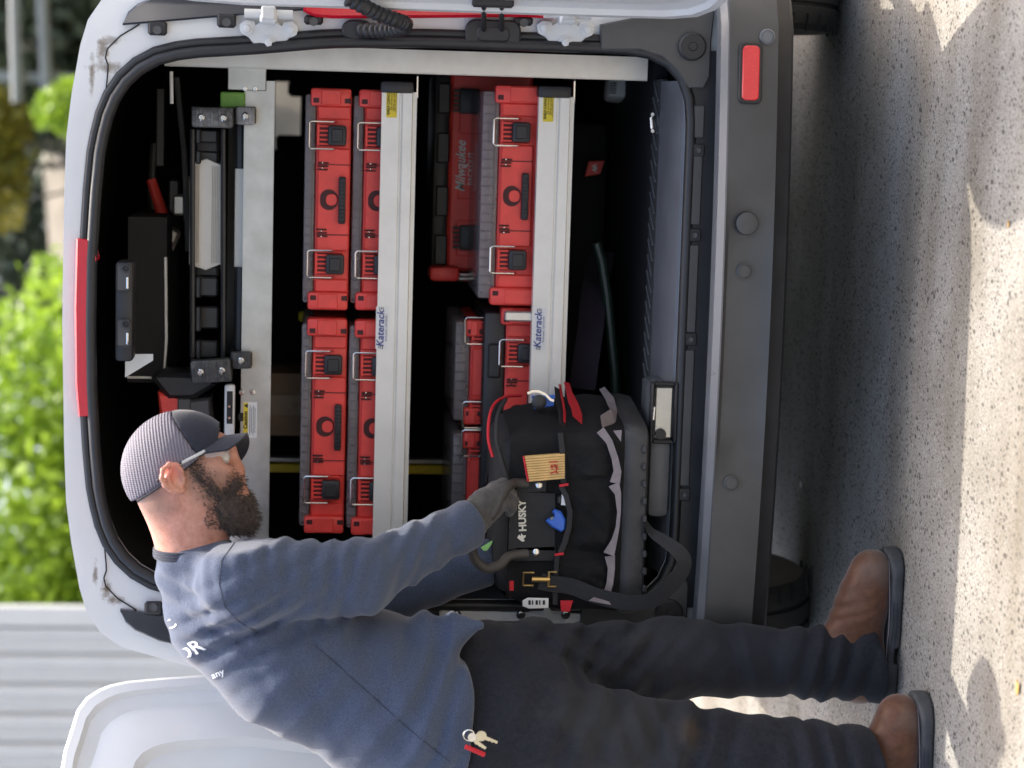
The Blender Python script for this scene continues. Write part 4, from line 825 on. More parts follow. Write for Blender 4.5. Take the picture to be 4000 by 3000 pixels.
def pxstrip(name, pts, wpx, y, m, par, th=.0018, dx=0.0):
    """band following photo pixels on a plane y: real width and thickness"""
    P = [W(px, py, (y if not callable(y) else y(px, py))) for px, py in pts]; n = len(P); wv = []
    for p in P: p.x += dx
    for i in range(n):
        t = (P[min(i+1, n-1)]-P[max(i-1, 0)]); t.y = 0; t.normalize(); wl_ = wpx[i] if isinstance(wpx, (list, tuple)) else wpx
        wv.append(Vector((-t.z, 0, t.x))*(wl_/1830*.5))
    b = MB(); b.strip(P, wv, th, Vector((0, 1, 0))); return b.build(name, m, par, 30)
def pxpoly(name, pts, y, m, par, th=.003, bev=0.0):
    P = [W(px, py, y) for px, py in pts]; return MB().prism([(p.x, p.z) for p in P], lambda a, b, d: Vector((a, d, b)), y, y-th, bev).build(name, m, par)
def pocket(name, tl, tr, br, bl, bulge, sag=0.0, par=bag, m=None, n=20, y=FY-.004, sd=0):
    b = MB(); g_ = []
    for i in range(n+1):
        for j in range(n+1):
            u, v = i/n, j/n; t = [lerp(lerp(tl[k], tr[k], u), lerp(bl[k], br[k], u), v) for k in (0, 1)]
            px = t[0]+sag*math.sin(math.pi*u)*(1-v); p = W(px, t[1], y)
            ed = min(1, 5*min(u, 1-u))*min(1, .45+1.6*v, 4*(1-v)); p.y -= bulge*ed*(.6+.4*math.sin(math.pi*v))+(.010*mnoise.noise(Vector((u*3+sd, v*3, sd)))+.006*mnoise.noise(Vector((u*7+v*5, v*2-u*3, sd*2))))*ed
            g_.append(p)
    b.v = [tuple(p) for p in g_]; N_ = n+1
    b.f = [(i*N_+j, (i+1)*N_+j, (i+1)*N_+j+1, i*N_+j+1) for i in range(n) for j in range(n)]
    k0 = len(b.v); rim = [i*N_ for i in range(n+1)]                      # thickness: skirt back into the bag
    loop = [i*N_ for i in range(n+1)]+[n*N_+j for j in range(1, n+1)]+[i*N_+n for i in range(n-1, -1, -1)]+[j for j in range(n-1, 0, -1)]
    for i in loop: q = Vector(b.v[i]); b.v.append((q.x, FY+.012, q.z))
    L_ = len(loop)
    b.f += [(loop[i], loop[(i+1) % L_], k0+(i+1) % L_, k0+i) for i in range(L_)]
    return b.build(name, m or MT['fabric'], par, 50)
pa = pocket('front_pocket', (2198, 1885), (2188, 1690), (2435, 1690), (2428, 1888), .020, 0, sd=1)
pb_ = pocket('front_pocket', (2192, 2160), (2190, 1893), (2428, 1893), (2412, 2165), .026, 36, sd=2)
pc_ = pocket('front_pocket', (2170, 2366), (2186, 2172), (2412, 2170), (2400, 2366), .016, 0, sd=3)
yb = FY-.034
pxstrip('pocket_binding', [(2188, 1690), (2196, 1760), (2200, 1830), (2200, 1885)], 20, FY-.022, MT['fabric_tape'], bag, .004)
pxstrip('pocket_binding', [(2190, 1895), (2212, 1940), (2226, 2000), (2222, 2060), (2205, 2120), (2188, 2160)], 20, FY-.028, MT['fabric_tape'], bag, .004)
pxstrip('pocket_binding', [(2176, 2172), (2170, 2260), (2168, 2360)], 18, FY-.018, MT['fabric_tape'], bag, .004)
# grey piping along the foot of the pockets, on the side too
pxstrip('grey_piping', [(2345, 1680), (2380, 1725), (2402, 1790), (2412, 1840), (2402, 1886)], [34, 26, 26, 30, 40], FY-.030, MT['grey_tape'], bag)
pxstrip('grey_piping', [(2398, 1892), (2414, 1930), (2418, 2000), (2412, 2060), (2400, 2110), (2378, 2165)], [44, 24, 14, 14, 22, 44], FY-.034, MT['grey_tape'], bag)
pxstrip('grey_piping', [(2382, 2172), (2388, 2220), (2382, 2280), (2365, 2335), (2345, 2350)], [40, 28, 26, 30, 40], FY-.024, MT['grey_tape'], bag)
pxpoly('grey_piping', [(2395, 1682), (2428, 1680), (2425, 1725)], FY-.036, MT['grey_tape'], bag)
sy = lambda px, py: lerp(FY, .17, (1682-py)/134.)-.028
pxstrip('grey_piping', [(2348, 1672), (2395, 1650), (2392, 1620), (2380, 1580), (2350, 1540)], [46, 60, 44, 36, 24], sy, MT['grey_tape'], bag, dx=.014)
# red webbing on the side, red seam tags
pxstrip('red_strap', [(2212, 1524), (2222, 1560), (2238, 1605), (2252, 1640), (2254, 1674)], [24, 26, 40, 46, 50], lambda px, py: sy(px, py)-.004, MT['red_tape'], bag, dx=.018)
pxstrip('strap_edge', [(2186, 1530), (2194, 1580), (2205, 1640), (2204, 1680)], 12, lambda px, py: sy(px, py)-.002, MT['red_tape'], bag, dx=.017)
pxstrip('side_tape', [(2175, 1535), (2180, 1590), (2192, 1640), (2196, 1684)], 26, lambda px, py: sy(px, py)-.0005, MT['fabric_tape'], bag, dx=.012)
for px, py in ((2200, 1895), (2182, 2165)): pxstrip('red_tag', [(px-15, py+2), (px+20, py-3)], 9, FY-.034, MT['red_tape'], bag)
# logo panel: lettering and animal-head mark, rivets
P0 = W(2043, 2035, FY-.0135)
pxpoly('logo_panel', [(1992, 1915), (2170, 1925), (2168, 2150), (1985, 2145)], FY-.002, MT['fabric_tape'], bag, .008, .002)
MT['print'] = mat('cream_print', (.66, .64, .56), .6, var=.06)
t0, t1 = W(2043, 2073, FY-.0115), W(2040, 1957, FY-.0115); up_ = Vector((0, 0, 1)); rt_ = (t1-t0); rt_.y = 0
text('logo_text', 'HUSKY', .0215, facing((t0+t1)/2, rt_.normalized(), Vector((-rt_.z, 0, rt_.x)).normalized()), MT['print'], bag, bold=.0008, sx=1.0)
pxpoly('logo_mark', [(2020, 2100), (2028, 2088), (2034, 2094), (2036, 2082), (2044, 2092), (2054, 2090), (2052, 2098), (2044, 2104), (2050, 2112), (2040, 2116), (2030, 2108)], FY-.0105, MT['print'], bag, .0015)
for px, py in ((2036, 1891), (2105, 1896), (2031, 2165), (2093, 2158)):
    c = W(px, py, FY-.008); MB().lathe([(.0085, 0), (.0085, .002), (.006, .004), (.002, .0045)], c, (0, -1, 0), 14).build('rivet', MT['steel'], bag, 50)
pxpoly('handle_patch', [(2018, 1868), (2135, 1872), (2132, 1920), (2014, 1925)], FY-.004, MT['fabric_tape'], bag, .006, .002)
pxpoly('handle_patch', [(2012, 2135), (2170, 2130), (2168, 2190), (2008, 2190)], FY-.004, MT['fabric_tape'], bag, .006, .002)
# tubular handles
hp = [W(px, py, y_) for px, py, y_ in ((2060, 1890, FY-.01), (2010, 1888, FY-.02), (1975, 1912, FY-.055), (1927, 2000, FY-.085), (1868, 2068, FY-.075), (1846, 2130, FY-.06), (1856, 2185, FY-.05), (1900, 2220, FY-.04), (1954, 2206, FY-.03), (1990, 2172, FY-.02), (2060, 2162, FY-.01))]
MT['grip'] = mat('worn_rubber_grip', (.05, .046, .042), .6, var=.25, scale=20, bump=.2)
def smooth_path(P, k=6):
    out = []
    for i in range(len(P)-1):
        p0, p1, p2, p3 = P[max(i-1, 0)], P[i], P[i+1], P[min(i+2, len(P)-1)]
        for j in range(k):
            t = j/k; out.append(.5*((2*p1)+(p2-p0)*t+(2*p0-5*p1+4*p2-p3)*t*t+(3*p1-p0-3*p2+p3)*t*t*t))
    return out+[P[-1]]
MB().tube(smooth_path(hp), .0105, 12).build('handle', MT['grip'], bag, 60)
hp2 = [W(px, py, y_) for px, py, y_ in ((2030, 1780, .05), (1960, 1800, .06), (1925, 1880, .06), (1930, 1980, .06), (1940, 2060, .06), (1955, 2120, .06), (2020, 2150, .06))]
MB().tube(smooth_path(hp2), .0105, 12).build('handle', MT['grip'], bag, 60)
MB().tube(smooth_path([W(px, py, y_) for px, py, y_ in ((2035, 1545, .1), (1975, 1550, .05), (1930, 1580, -.0), (1910, 1640, -.04), (1908, 1720, -.06), (1925, 1785, -.07))]), .0035, 8).build('red_piping', MT['red_tape'], bag, 60)
MB().tube(smooth_path([W(px, py, y_) for px, py, y_ in ((1975, 1560, .02), (1945, 1620, -.04), (1940, 1720, -.07), (1960, 1800, -.085), (1990, 1890, -.095))]), .005, 8).build('zip_edge', MT['fabric_tape'], bag, 60)
# shoulder strap hanging down over the sill, clip, white tag, red loop
sp_ = [W(px, py, y_) for px, py, y_ in ((2110, 2270, FY-.03), (2150, 2280, FY-.03), (2230, 2290, FY-.035), (2320, 2325, FY-.045), (2400, 2345, FY-.055), (2480, 2355, FY-.065), (2555, 2340, FY-.075), (2620, 2285, FY-.085), (2660, 2235, FY-.085), (2672, 2190, FY-.08), (2645, 2150, FY-.07), (2590, 2110, FY-.05), (2545, 2080, FY-.03), (2520, 2040, FY-.015))]
pth = smooth_path(sp_, 5); wv = []
for i, p in enumerate(pth):
    t = (pth[min(i+1, len(pth)-1)]-pth[max(i-1, 0)]).normalized(); a = t.cross(Vector((0, -1, 0))).normalized(); f_ = i/len(pth)
    wv.append(a*(.018 if f_ < .45 else .018*math.cos((f_-.45)*2.6)+.002)+Vector((0, .012*f_, 0)))
MB().strip(pth, wv, .0014, [Vector((0, 1, .2)).normalized()]*len(pth)).build('shoulder_strap', MT['fabric_tape'], bag, 40)
c = W(2092, 2262, FY-.035)
clp = MB(); clp.tube([c+Vector((.014, 0, .004)), c+Vector((.014, 0, .026)), c+Vector((-.014, 0, .026)), c+Vector((-.014, 0, .004))], .0025, 8); clp.tube([c+Vector((0, -.003, .008)), c+Vector((0, -.003, -.03))], [.006, .005], 8); clp.tube([c+Vector((.016, 0, -.045)), c+Vector((.016, 0, -.028)), c+Vector((-.016, 0, -.028)), c+Vector((-.016, 0, -.045))], .0028, 8); clp.build('strap_clip', MT['gold'], bag, 50)
pxpoly('white_tag', [(2041, 2345), (2062, 2334), (2142, 2336), (2142, 2374), (2065, 2376), (2041, 2366)], FY-.03, MT['white'], bag, .004, .001)
for k in range(5): pxpoly('tag_print', [(2064+k*14, 2345), (2064+k*14+(5 if k % 2 else 9), 2345), (2064+k*14+(5 if k % 2 else 9), 2362), (2064+k*14, 2362)], FY-.0345, MT['ink'], bag, .0008)
pxpoly('red_loop', [(2188, 2345), (2238, 2345), (2225, 2388), (2192, 2388)], FY-.028, MT['red_tape'], bag, .004, .001)
pxpoly('red_loop', [(1990, 2268), (2006, 2268), (2006, 2305), (1990, 2305)], FY-.035, MT['red_tape'], bag, .006, .001)
pxpoly('grey_piping', [(2300, 2345), (2320, 2332), (2388, 2352), (2385, 2362)], FY-.05, MT['grey_tape'], bag, .003)
# folding ruler in the front pocket: a bundle of wooden slats
rule = thing('folding_ruler', W(2120, 1825, FY-.02), 'bundle of folded wooden ruler slats sticking out of the bag\'s front pocket', 'ruler')
a, b = W(2118, 1773, FY-.02), W(2124, 1878, FY-.02); nS = 10
for k in range(nS):
    f_ = (k+.5)/nS; px0 = lerp(2048, 2066, f_); py = lerp(1778, 1876, f_); p0, p1 = W(px0, py+4, FY-.022), W(2205, py-8, FY-.022)
    MB().box((p0+p1)/2, ((p0-p1).length, .016, .0048), Matrix.Rotation(math.atan2(-(p0-p1).z, (p0-p1).x), 3, 'Y'), bev=.001).build('slat', MT['wood'], rule)
    MB().box(p0+Vector((0, 0, .0015)), (.0046, .0165, .004), bev=.001).build('slat_tip', MT['red_tape'], rule)
MT['red_ink'] = mat('red_marker', (.45, .02, .02), .6)
for q in (((2145, 1805), (2180, 1803)), ((2150, 1822), (2180, 1818)), ((2155, 1815), (2157, 1835)), ((2166, 1815), (2180, 1832)), ((2150, 1850), (2168, 1842)), ((2168, 1842), (2180, 1850)), ((2172, 1820), (2174, 1845))):
    pxstrip('marker_stroke', list(q), 4, FY-.0315, MT['red_ink'], rule, .0008)
# blue tool and pliers in the middle pocket
bl_ = thing('blue_tool', W(2180, 2020, FY-.02), 'blue plastic tool head poking out of the bag\'s middle pocket', 'tool')
pxpoly('jaw', [(2165, 1985), (2190, 1995), (2207, 2025), (2205, 2062), (2190, 2074), (2150, 2052), (2130, 2032), (2142, 2020), (2158, 2030), (2172, 2012), (2155, 1998)], FY-.012, MT['blue'], bl_, .016, .004)
pxpoly('insert', [(2146, 2020), (2160, 2014), (2166, 2020), (2155, 2030)], FY-.008, MT['galv'], bl_, .014)
pl_ = thing('white_plug', W(2195, 1940, FY-.02), 'small white plug peeking out of the bag\'s middle pocket', 'plug')
pxpoly('plug_body', [(2192, 1930), (2213, 1930), (2214, 1972), (2190, 1970)], FY-.012, MT['white'], pl_, .014, .003); pxpoly('plug_cap', [(2175, 1935), (2192, 1932), (2191, 1965), (2176, 1962)], FY-.012, MT['plastic_dark'], pl_, .012, .003)
pn = thing('blue_clip', W(2100, 1560, .05), 'blue and steel clips hanging at the bag\'s right top edge', 'clip')
pxpoly('clip_body', [(2075, 1545), (2165, 1540), (2160, 1582), (2085, 1594)], .03, MT['blue'], pn, .02, .003)
c = W(2105, 1570, .0); MB().lathe([(.016, 0), (.016, .006), (.010, .01), (.004, .01)], c, (0, -1, 0), 16).build('brass_knob', MT['plastic_dark'], pn, 50)
pxstrip('steel_hook', [(2060, 1536), (2080, 1527), (2105, 1528), (2130, 1540), (2150, 1560), (2163, 1565)], 10, .0, MT['steel'], pn, .004)
# ================================================================== the man, modelled as smooth blended volumes
def surface_nets(fun, lo, hi, h):
    lo = np.array(lo, float); n = np.ceil((np.array(hi)-lo)/h).astype(int)+1
    ax = [lo[i]+h*np.arange(n[i]) for i in range(3)]; X, Y, Z = np.meshgrid(*ax, indexing='ij')
    D = fun(X.astype(np.float32), Y.astype(np.float32), Z.astype(np.float32)).astype(np.float32); S = D < 0
    c = n-1; cnt = np.zeros(c, np.int8); acc = np.zeros((*c, 3), np.float32); num = np.zeros(c, np.float32)
    sl = lambda dx, dy, dz: (slice(dx, dx+c[0]), slice(dy, dy+c[1]), slice(dz, dz+c[2]))
    for d in ((0, 0, 0), (1, 0, 0), (0, 1, 0), (1, 1, 0), (0, 0, 1), (1, 0, 1), (0, 1, 1), (1, 1, 1)): cnt += S[sl(*d)]
    act = (cnt > 0) & (cnt < 8)
    for a in range(3):
        for o in ((0, 0), (1, 0), (0, 1), (1, 1)):
            d0 = [0, 0, 0]; k = 0
            for b in range(3):
                if b != a: d0[b] = o[k]; k += 1
            d1 = list(d0); d1[a] = 1; A, B = D[sl(*d0)], D[sl(*d1)]; m = (A < 0) != (B < 0)
            t = np.where(m, A/np.where(m, A-B, 1), 0); p = np.zeros((*c, 3), np.float32)
            for b in range(3): p[..., b] = d0[b]
            p[..., a] = t; acc += p*m[..., None]; num += m
    idx = np.full(c, -1); I = np.argwhere(act); idx[act] = np.arange(len(I)); V = lo+h*(I+acc[act]/num[act][:, None]); F = []
    for a in range(3):
        b, d = (a+1) % 3, (a+2) % 3; s0 = [slice(None)]*3; s1 = [slice(None)]*3; s0[a] = slice(0, n[a]-1); s1[a] = slice(1, n[a])
        P, Q = S[tuple(s0)], S[tuple(s1)]; E_ = np.argwhere(P != Q); E_ = E_[(E_[:, b] > 0) & (E_[:, d] > 0) & (E_[:, b] < n[b]-1) & (E_[:, d] < n[d]-1)]
        if not len(E_): continue
        q = []
        for ob, od in ((-1, -1), (0, -1), (0, 0), (-1, 0)):
            e = E_.copy(); e[:, b] += ob; e[:, d] += od; q.append(idx[e[:, 0], e[:, 1], e[:, 2]])
        q = np.stack(q, 1); inside = P[E_[:, 0], E_[:, 1], E_[:, 2]]; q[~inside] = q[~inside][:, ::-1]; F.append(q)
    F = np.concatenate(F); F = F[(F >= 0).all(1)]; return V, F
def sdf_obj(name, fun, lo, hi, h, m, parent, relax=2):
    V, F = surface_nets(fun, lo, hi, h)
    for _ in range(relax):                      # soften the grid steps
        acc = np.zeros_like(V); cn = np.zeros(len(V))
        for a, b in ((0, 1), (1, 2), (2, 3), (3, 0)):
            np.add.at(acc, F[:, a], V[F[:, b]]); np.add.at(acc, F[:, b], V[F[:, a]]); np.add.at(cn, F[:, a], 1); np.add.at(cn, F[:, b], 1)
        V = V*.5+.5*acc/np.maximum(cn, 1)[:, None]
    me = bpy.data.meshes.new(name); me.from_pydata(V.tolist(), [], F.tolist()); me.materials.append(m)
    me.polygons.foreach_set('use_smooth', [True]*len(me.polygons)); return link(name, me, parent)
def cap(X, Y, Z, a, b, r1, r2, ky=1.0):
    ax, ay, az = a; dx, dy, dz = b[0]-ax, (b[1]-ay)*ky, b[2]-az; L = dx*dx+dy*dy+dz*dz
    px, py, pz = X-ax, (Y-ay)*ky, Z-az; t = np.clip((px*dx+py*dy+pz*dz)/L, 0, 1)
    return np.sqrt((px-t*dx)**2+(py-t*dy)**2+(pz-t*dz)**2)-(r1+t*(r2-r1))
def ell(X, Y, Z, c, R_, fr=None):
    p = [X-c[0], Y-c[1], Z-c[2]]
    if fr is not None: p = [p[0]*f[0]+p[1]*f[1]+p[2]*f[2] for f in fr]
    q = np.sqrt((p[0]/R_[0])**2+(p[1]/R_[1])**2+(p[2]/R_[2])**2); return (q-1)*min(R_)
def smin(a, b, k): h_ = np.clip(.5+.5*(b-a)/k, 0, 1); return b+(a-b)*h_-k*h_*(1-h_)
def smax(a, b, k): return -smin(-a, -b, k)
def fold(X, Y, Z, c, dr, lam, sig, amp, bend=0.0, perp=(0, 1, 0)):
    """a family of soft cloth folds: dr = direction across the folds"""
    dr = Vector(dr).normalized(); px, py, pz = X-c[0], Y-c[1], Z-c[2]; s = px*dr.x+py*dr.y+pz*dr.z; t = px*perp[0]+py*perp[1]+pz*perp[2]
    sg = sig if isinstance(sig, tuple) else (sig, sig)
    w_ = np.exp(-(s*s)/(2*sg[0]**2)-((px*px+py*py+pz*pz)-s*s)/(2*sg[1]**2)); ph = 2*math.pi*(s+bend*t*t)/lam+1.1*np.sin(t*23+s*9)+.8*np.sin(s*31-t*11)
    return amp*w_*(.65*np.sin(ph)+.55*(1-2*np.abs(np.sin(ph*.5-.8)))+.25*np.sin(2.3*ph+1.1))
def P3(px, py, y): p = W(px, py, y); return (p.x, p.y, p.z)
man = thing('person', (P3(3600, 2800, -.3)[0], -.30, 0), 'bearded person in navy long-sleeved shirt and cap lifting the black bag', 'person')
# ---- materials
def cloth_mat(name, c0, c1, sc, rough=.9, bump=.35, patches=None):
    m = bpy.data.materials.new(name); m.use_nodes = True; N = m.node_tree; L = N.links; b = N.nodes['Principled BSDF']; tc = N.nodes.new('ShaderNodeTexCoord')
    nz = N.nodes.new('ShaderNodeTexNoise'); nz.inputs['Scale'].default_value = sc; nz.inputs['Detail'].default_value = 5; nz.inputs['Roughness'].default_value = .8; L.new(tc.outputs['Object'], nz.inputs['Vector'])
    r = N.nodes.new('ShaderNodeValToRGB'); r.color_ramp.elements[0].position = .32; r.color_ramp.elements[1].position = .68; r.color_ramp.elements[0].color = (*c0, 1); r.color_ramp.elements[1].color = (*c1, 1); L.new(nz.outputs['Fac'], r.inputs['Fac']); out = r.outputs[0]
    if patches:
        for (c, s_, col, amt) in patches:
            mp = N.nodes.new('ShaderNodeMapping'); mp.inputs['Location'].default_value = [-c[i]/s_ for i in range(3)]; mp.inputs['Scale'].default_value = [1/s_]*3; L.new(tc.outputs['Object'], mp.inputs['Vector'])
            ln = N.nodes.new('ShaderNodeVectorMath'); ln.operation = 'LENGTH'; L.new(mp.outputs[0], ln.inputs[0]); n2 = N.nodes.new('ShaderNodeTexNoise'); n2.inputs['Scale'].default_value = 22; n2.inputs['Detail'].default_value = 5; L.new(tc.outputs['Object'], n2.inputs['Vector'])
            ma = N.nodes.new('ShaderNodeMath'); ma.operation = 'MULTIPLY_ADD'; L.new(n2.outputs['Fac'], ma.inputs[0]); ma.inputs[1].default_value = -1.2; L.new(ln.outputs['Value'], ma.inputs[2])
            mr = N.nodes.new('ShaderNodeMapRange'); mr.inputs['From Min'].default_value = .5; mr.inputs['From Max'].default_value = -.2; mr.inputs['To Max'].default_value = amt; L.new(ma.outputs[0], mr.inputs['Value'])
            mx = N.nodes.new('ShaderNodeMixRGB'); mx.inputs[2].default_value = (*col, 1); L.new(mr.outputs[0], mx.inputs[0]); L.new(out, mx.inputs[1]); out = mx.outputs[0]
    L.new(out, b.inputs['Base Color']); b.inputs['Roughness'].default_value = rough; b.inputs['Specular IOR Level'].default_value = .2
    b.inputs['Sheen Weight'].default_value = .25; b.inputs['Sheen Roughness'].default_value = .5
    n3 = N.nodes.new('ShaderNodeTexNoise'); n3.inputs['Scale'].default_value = 330; n3.inputs['Detail'].default_value = 3; L.new(tc.outputs['Object'], n3.inputs['Vector']); bn = N.nodes.new('ShaderNodeBump'); bn.inputs['Strength'].default_value = bump; bn.inputs['Distance'].default_value = .002
    L.new(n3.outputs['Fac'], bn.inputs['Height']); L.new(bn.outputs[0], b.inputs['Normal']); return m
MT['shirt'] = cloth_mat('heather_navy_jersey', (.020, .030, .058), (.088, .112, .172), 420)
MT['trouser'] = cloth_mat('faded_black_canvas', (.011, .0118, .016), (.022, .023, .029), 110, patches=[(P3(2720, 2850, -.52), .04, (.07, .045, .022), .6), (P3(2300, 2730, -.5), .09, (.035, .035, .034), .5), (P3(2520, 2450, -.26), .05, (.04, .038, .036), .5), (P3(2650, 2520, -.26), .12, (.028, .029, .034), .7), (P3(3000, 2560, -.24), .12, (.022, .024, .032), .7), (P3(2450, 2900, -.5), .15, (.030, .030, .031), .7)])
MT['trouser'].node_tree.nodes['Principled BSDF'].inputs['Sheen Weight'].default_value = .06
MT['glove'] = cloth_mat('grey_work_glove', (.045, .042, .04), (.085, .08, .074), 45)
MT['glove_navy'] = cloth_mat('dark_navy_glove', (.012, .016, .024), (.03, .034, .045), 60)
def mk_skin():
    c = P3(640, 1990, -.37); e = P3(680, 1865, -.38)
    m = cloth_mat('skin', (.44, .19, .125), (.62, .32, .235), 38, .46, .3, patches=[(P3(590, 1960, -.36), .055, (.16, .10, .075), .75), (P3(760, 1815, -.37), .045, (.22, .13, .095), .6), (P3(825, 1890, -.36), .055, (.17, .10, .075), .7), (P3(655, 1835, -.39), .028, (.70, .22, .17), .8)])
    b = m.node_tree.nodes['Principled BSDF']; b.inputs['Sheen Weight'].default_value = 0; b.inputs['Specular IOR Level'].default_value = .4; b.inputs['Subsurface Weight'].default_value = .12; b.inputs['Subsurface Radius'].default_value = (.012, .004, .002); return m
MT['skin'] = mk_skin()
MT['beard'] = cloth_mat('dark_beard', (.022, .016, .014), (.12, .088, .07), 150, .6, .8)
MT['boot'] = cloth_mat('brown_boot_leather', (.072, .028, .015), (.15, .066, .034), 16, .4, .15, patches=[(P3(3470, 2200, -.22), .06, (.16, .13, .11), .5), (P3(3600, 2800, -.52), .07, (.17, .14, .12), .6)])
MT['sole'] = mat('dark_boot_sole', (.05, .05, .052), .7, var=.25, scale=30, dirt=.4, dirtcol=(.14, .13, .12))
# ---- head
HC = P3(702, 1832, -.30); Fd = Vector((.20, 0, -.98)).normalized(); Ud = Vector((.98, 0, .20)).normalized(); Ld = Vector((0, -1, 0))
FRM = [tuple(Fd), tuple(Ld), tuple(Ud)]
hp_ = lambda f, l, u: tuple(Vector(HC)+Fd*f+Ld*l+Ud*u)       # head frame: forward, towards camera, up (metres)
def pt_h(px, py, y): return P3(px, py, y)
def head(X, Y, Z):
    d = ell(X, Y, Z, HC, (.097, .076, .100), FRM)
    d = smin(d, ell(X, Y, Z, P3(800, 1905, -.30), (.075, .062, .085), FRM), .05)      # face and jaw
    d = smin(d, cap(X, Y, Z, P3(860, 1985, -.30), P3(912, 1975, -.30), .040, .030), .04)   # chin
    d = smin(d, cap(X, Y, Z, P3(868, 1752, -.33), P3(868, 1752, -.27), .020, .020), .03)  # brow
    d = smin(d, cap(X, Y, Z, P3(878, 1775, -.30), P3(920, 1838, -.30), .010, .0165), .016)   # nose
    for s_ in (-1, 1):
        d = smin(d, cap(X, Y, Z, P3(915, 1850, -.30+s_*.012), P3(925, 1848, -.30+s_*.010), .011, .009), .01)
        d = smin(d, ell(X, Y, Z, P3(845, 1835, -.30+s_*.045), (.026, .02, .026), FRM), .025)   # cheekbone
        d = smax(d, -ell(X, Y, Z, P3(890, 1785, -.30+s_*.036), (.018, .017, .014), FRM), .016)  # eye socket
    d = smin(d, cap(X, Y, Z, P3(908, 1915, -.315), P3(908, 1915, -.285), .013, .013), .014)    # lips
    d = smin(d, cap(X, Y, Z, P3(700, 1960, -.30), P3(770, 2230, -.30), .066, .073), .045)      # neck
    return d
b0, b1 = P3(960, 2330, -.46), P3(440, 1600, -.14)
hd = sdf_obj('head', lambda X, Y, Z: head(X, Y, Z), (b0[0], -.44, b0[2]), (b1[0], -.16, b1[2]), .0042, MT['skin'], man, 2)
# ear
def ear(X, Y, Z):
    e0 = Vector(P3(682, 1866, -.394)); E = lambda f, u, o=0.0: tuple(e0+Fd*f+Ud*u+Ld*(o-f*.35)); fr = [tuple((Fd+Ld*-.35).normalized()), tuple((Ld+Fd*.35).normalized()), tuple(Ud)]
    d = ell(X, Y, Z, tuple(e0), (.022, .0075, .029), fr); d = smax(d, -ell(X, Y, Z, E(.004, -.001, .009), (.012, .009, .018), fr), .004)
    hx_ = [E(.016, .010, .004), E(.010, .024, .006), E(-.004, .030, .008), E(-.018, .022, .009), E(-.023, .006, .009), E(-.020, -.010, .007), E(-.010, -.022, .005), E(.004, -.029, .003)]
    for a, b in zip(hx_[:-1], hx_[1:]): d = smin(d, cap(X, Y, Z, a, b, .0046, .0046), .003)
    d = smin(d, cap(X, Y, Z, E(.0, -.026, .002), E(.008, -.029, .001), .0075, .0065), .005)
    for a, b in ((E(-.004, .017, .006), E(-.012, .004, .007)), (E(-.012, .004, .007), E(-.007, -.014, .005))): d = smin(d, cap(X, Y, Z, a, b, .0034, .0034), .004)
    return smin(d, cap(X, Y, Z, E(.016, -.004, .003), E(.015, -.012, .002), .0045, .004), .004)
e0 = P3(678, 1866, -.386); sdf_obj('ear', ear, (e0[0]-.05, -.43, e0[2]-.05), (e0[0]+.05, -.34, e0[2]+.05), .0022, MT['skin'], man, 1)
# eye
MB().lathe([(.001, -.011), (.008, -.008), (.011, 0), (.008, .008), (.001, .011)], P3(876, 1787, -.331), tuple(Fd), 14).build('eye', MT['white'], man, 60)
# beard volume with strands
def beard(X, Y, Z):
    d = ell(X, Y, Z, P3(868, 1985, -.30), (.056, .056, .048), FRM)
    d = smin(d, cap(X, Y, Z, P3(885, 1990, -.30), P3(938, 2032, -.30), .046, .034), .03)
    d = smin(d, cap(X, Y, Z, P3(800, 1868, -.352), P3(858, 1950, -.340), .010, .027), .02); d = smin(d, cap(X, Y, Z, P3(830, 1890, -.345), P3(895, 1900, -.325), .013, .012), .02)
    for s_ in (-1, 1): d = smin(d, cap(X, Y, Z, P3(918, 1875, -.30), P3(900, 1918, -.30+s_*.034), .009, .011), .012)
    d = smax(d, -ell(X, Y, Z, P3(925, 1918, -.30), (.016, .026, .006), FRM), .006)
    n = .0035*np.sin(X*310+3*np.sin(Z*170))*np.sin(Y*260+2*np.sin(X*120))+.002*np.sin(Z*420+Y*300+2*np.sin(X*200)); return d+n
b0, b1 = P3(1060, 2130, -.40), P3(740, 1790, -.2)
bo = sdf_obj('beard', beard, (b0[0], -.40, b0[2]), (b1[0], -.2, b1[2]), .0036, MT['beard'], man, 1)
st = MB(); rr = random.Random(3); vb = bo.data.vertices; nb = len(vb)
for k in range(4200):
    v = vb[rr.randrange(nb)]; p = v.co.copy(); nn_ = v.normal
    if p.y > -.27 and rr.random() < .6: continue
    g_ = (nn_*.35+Vector((-.55, 0, -.6))+Vector((rr.uniform(-.4, .4), rr.uniform(-.4, .4), rr.uniform(-.4, .4)))).normalized(); L_ = rr.uniform(.004, .013)*(1 if p.z < P3(900, 1950, -.3)[2] else .35)
    p1 = p+g_*L_*.5+nn_*.002; p2 = p+g_*L_+Vector((0, 0, -.003)); st.tube([p, p1, p2], [.0005, .0004, .0002], 3, caps=False)
def to_px(p):
    d = p-CAM; z = d.dot(_f); return 2000-FPX*d.dot(_u)/z, 1500-FPX*d.dot(_r)/z
cheek = [(728, 1796), (762, 1835), (795, 1880), (830, 1920), (865, 1935), (900, 1912), (918, 1885)]
hv = [(v.co.copy(), v.normal.copy()) for v in hd.data.vertices if v.co.y < -.30]; rr = random.Random(5)
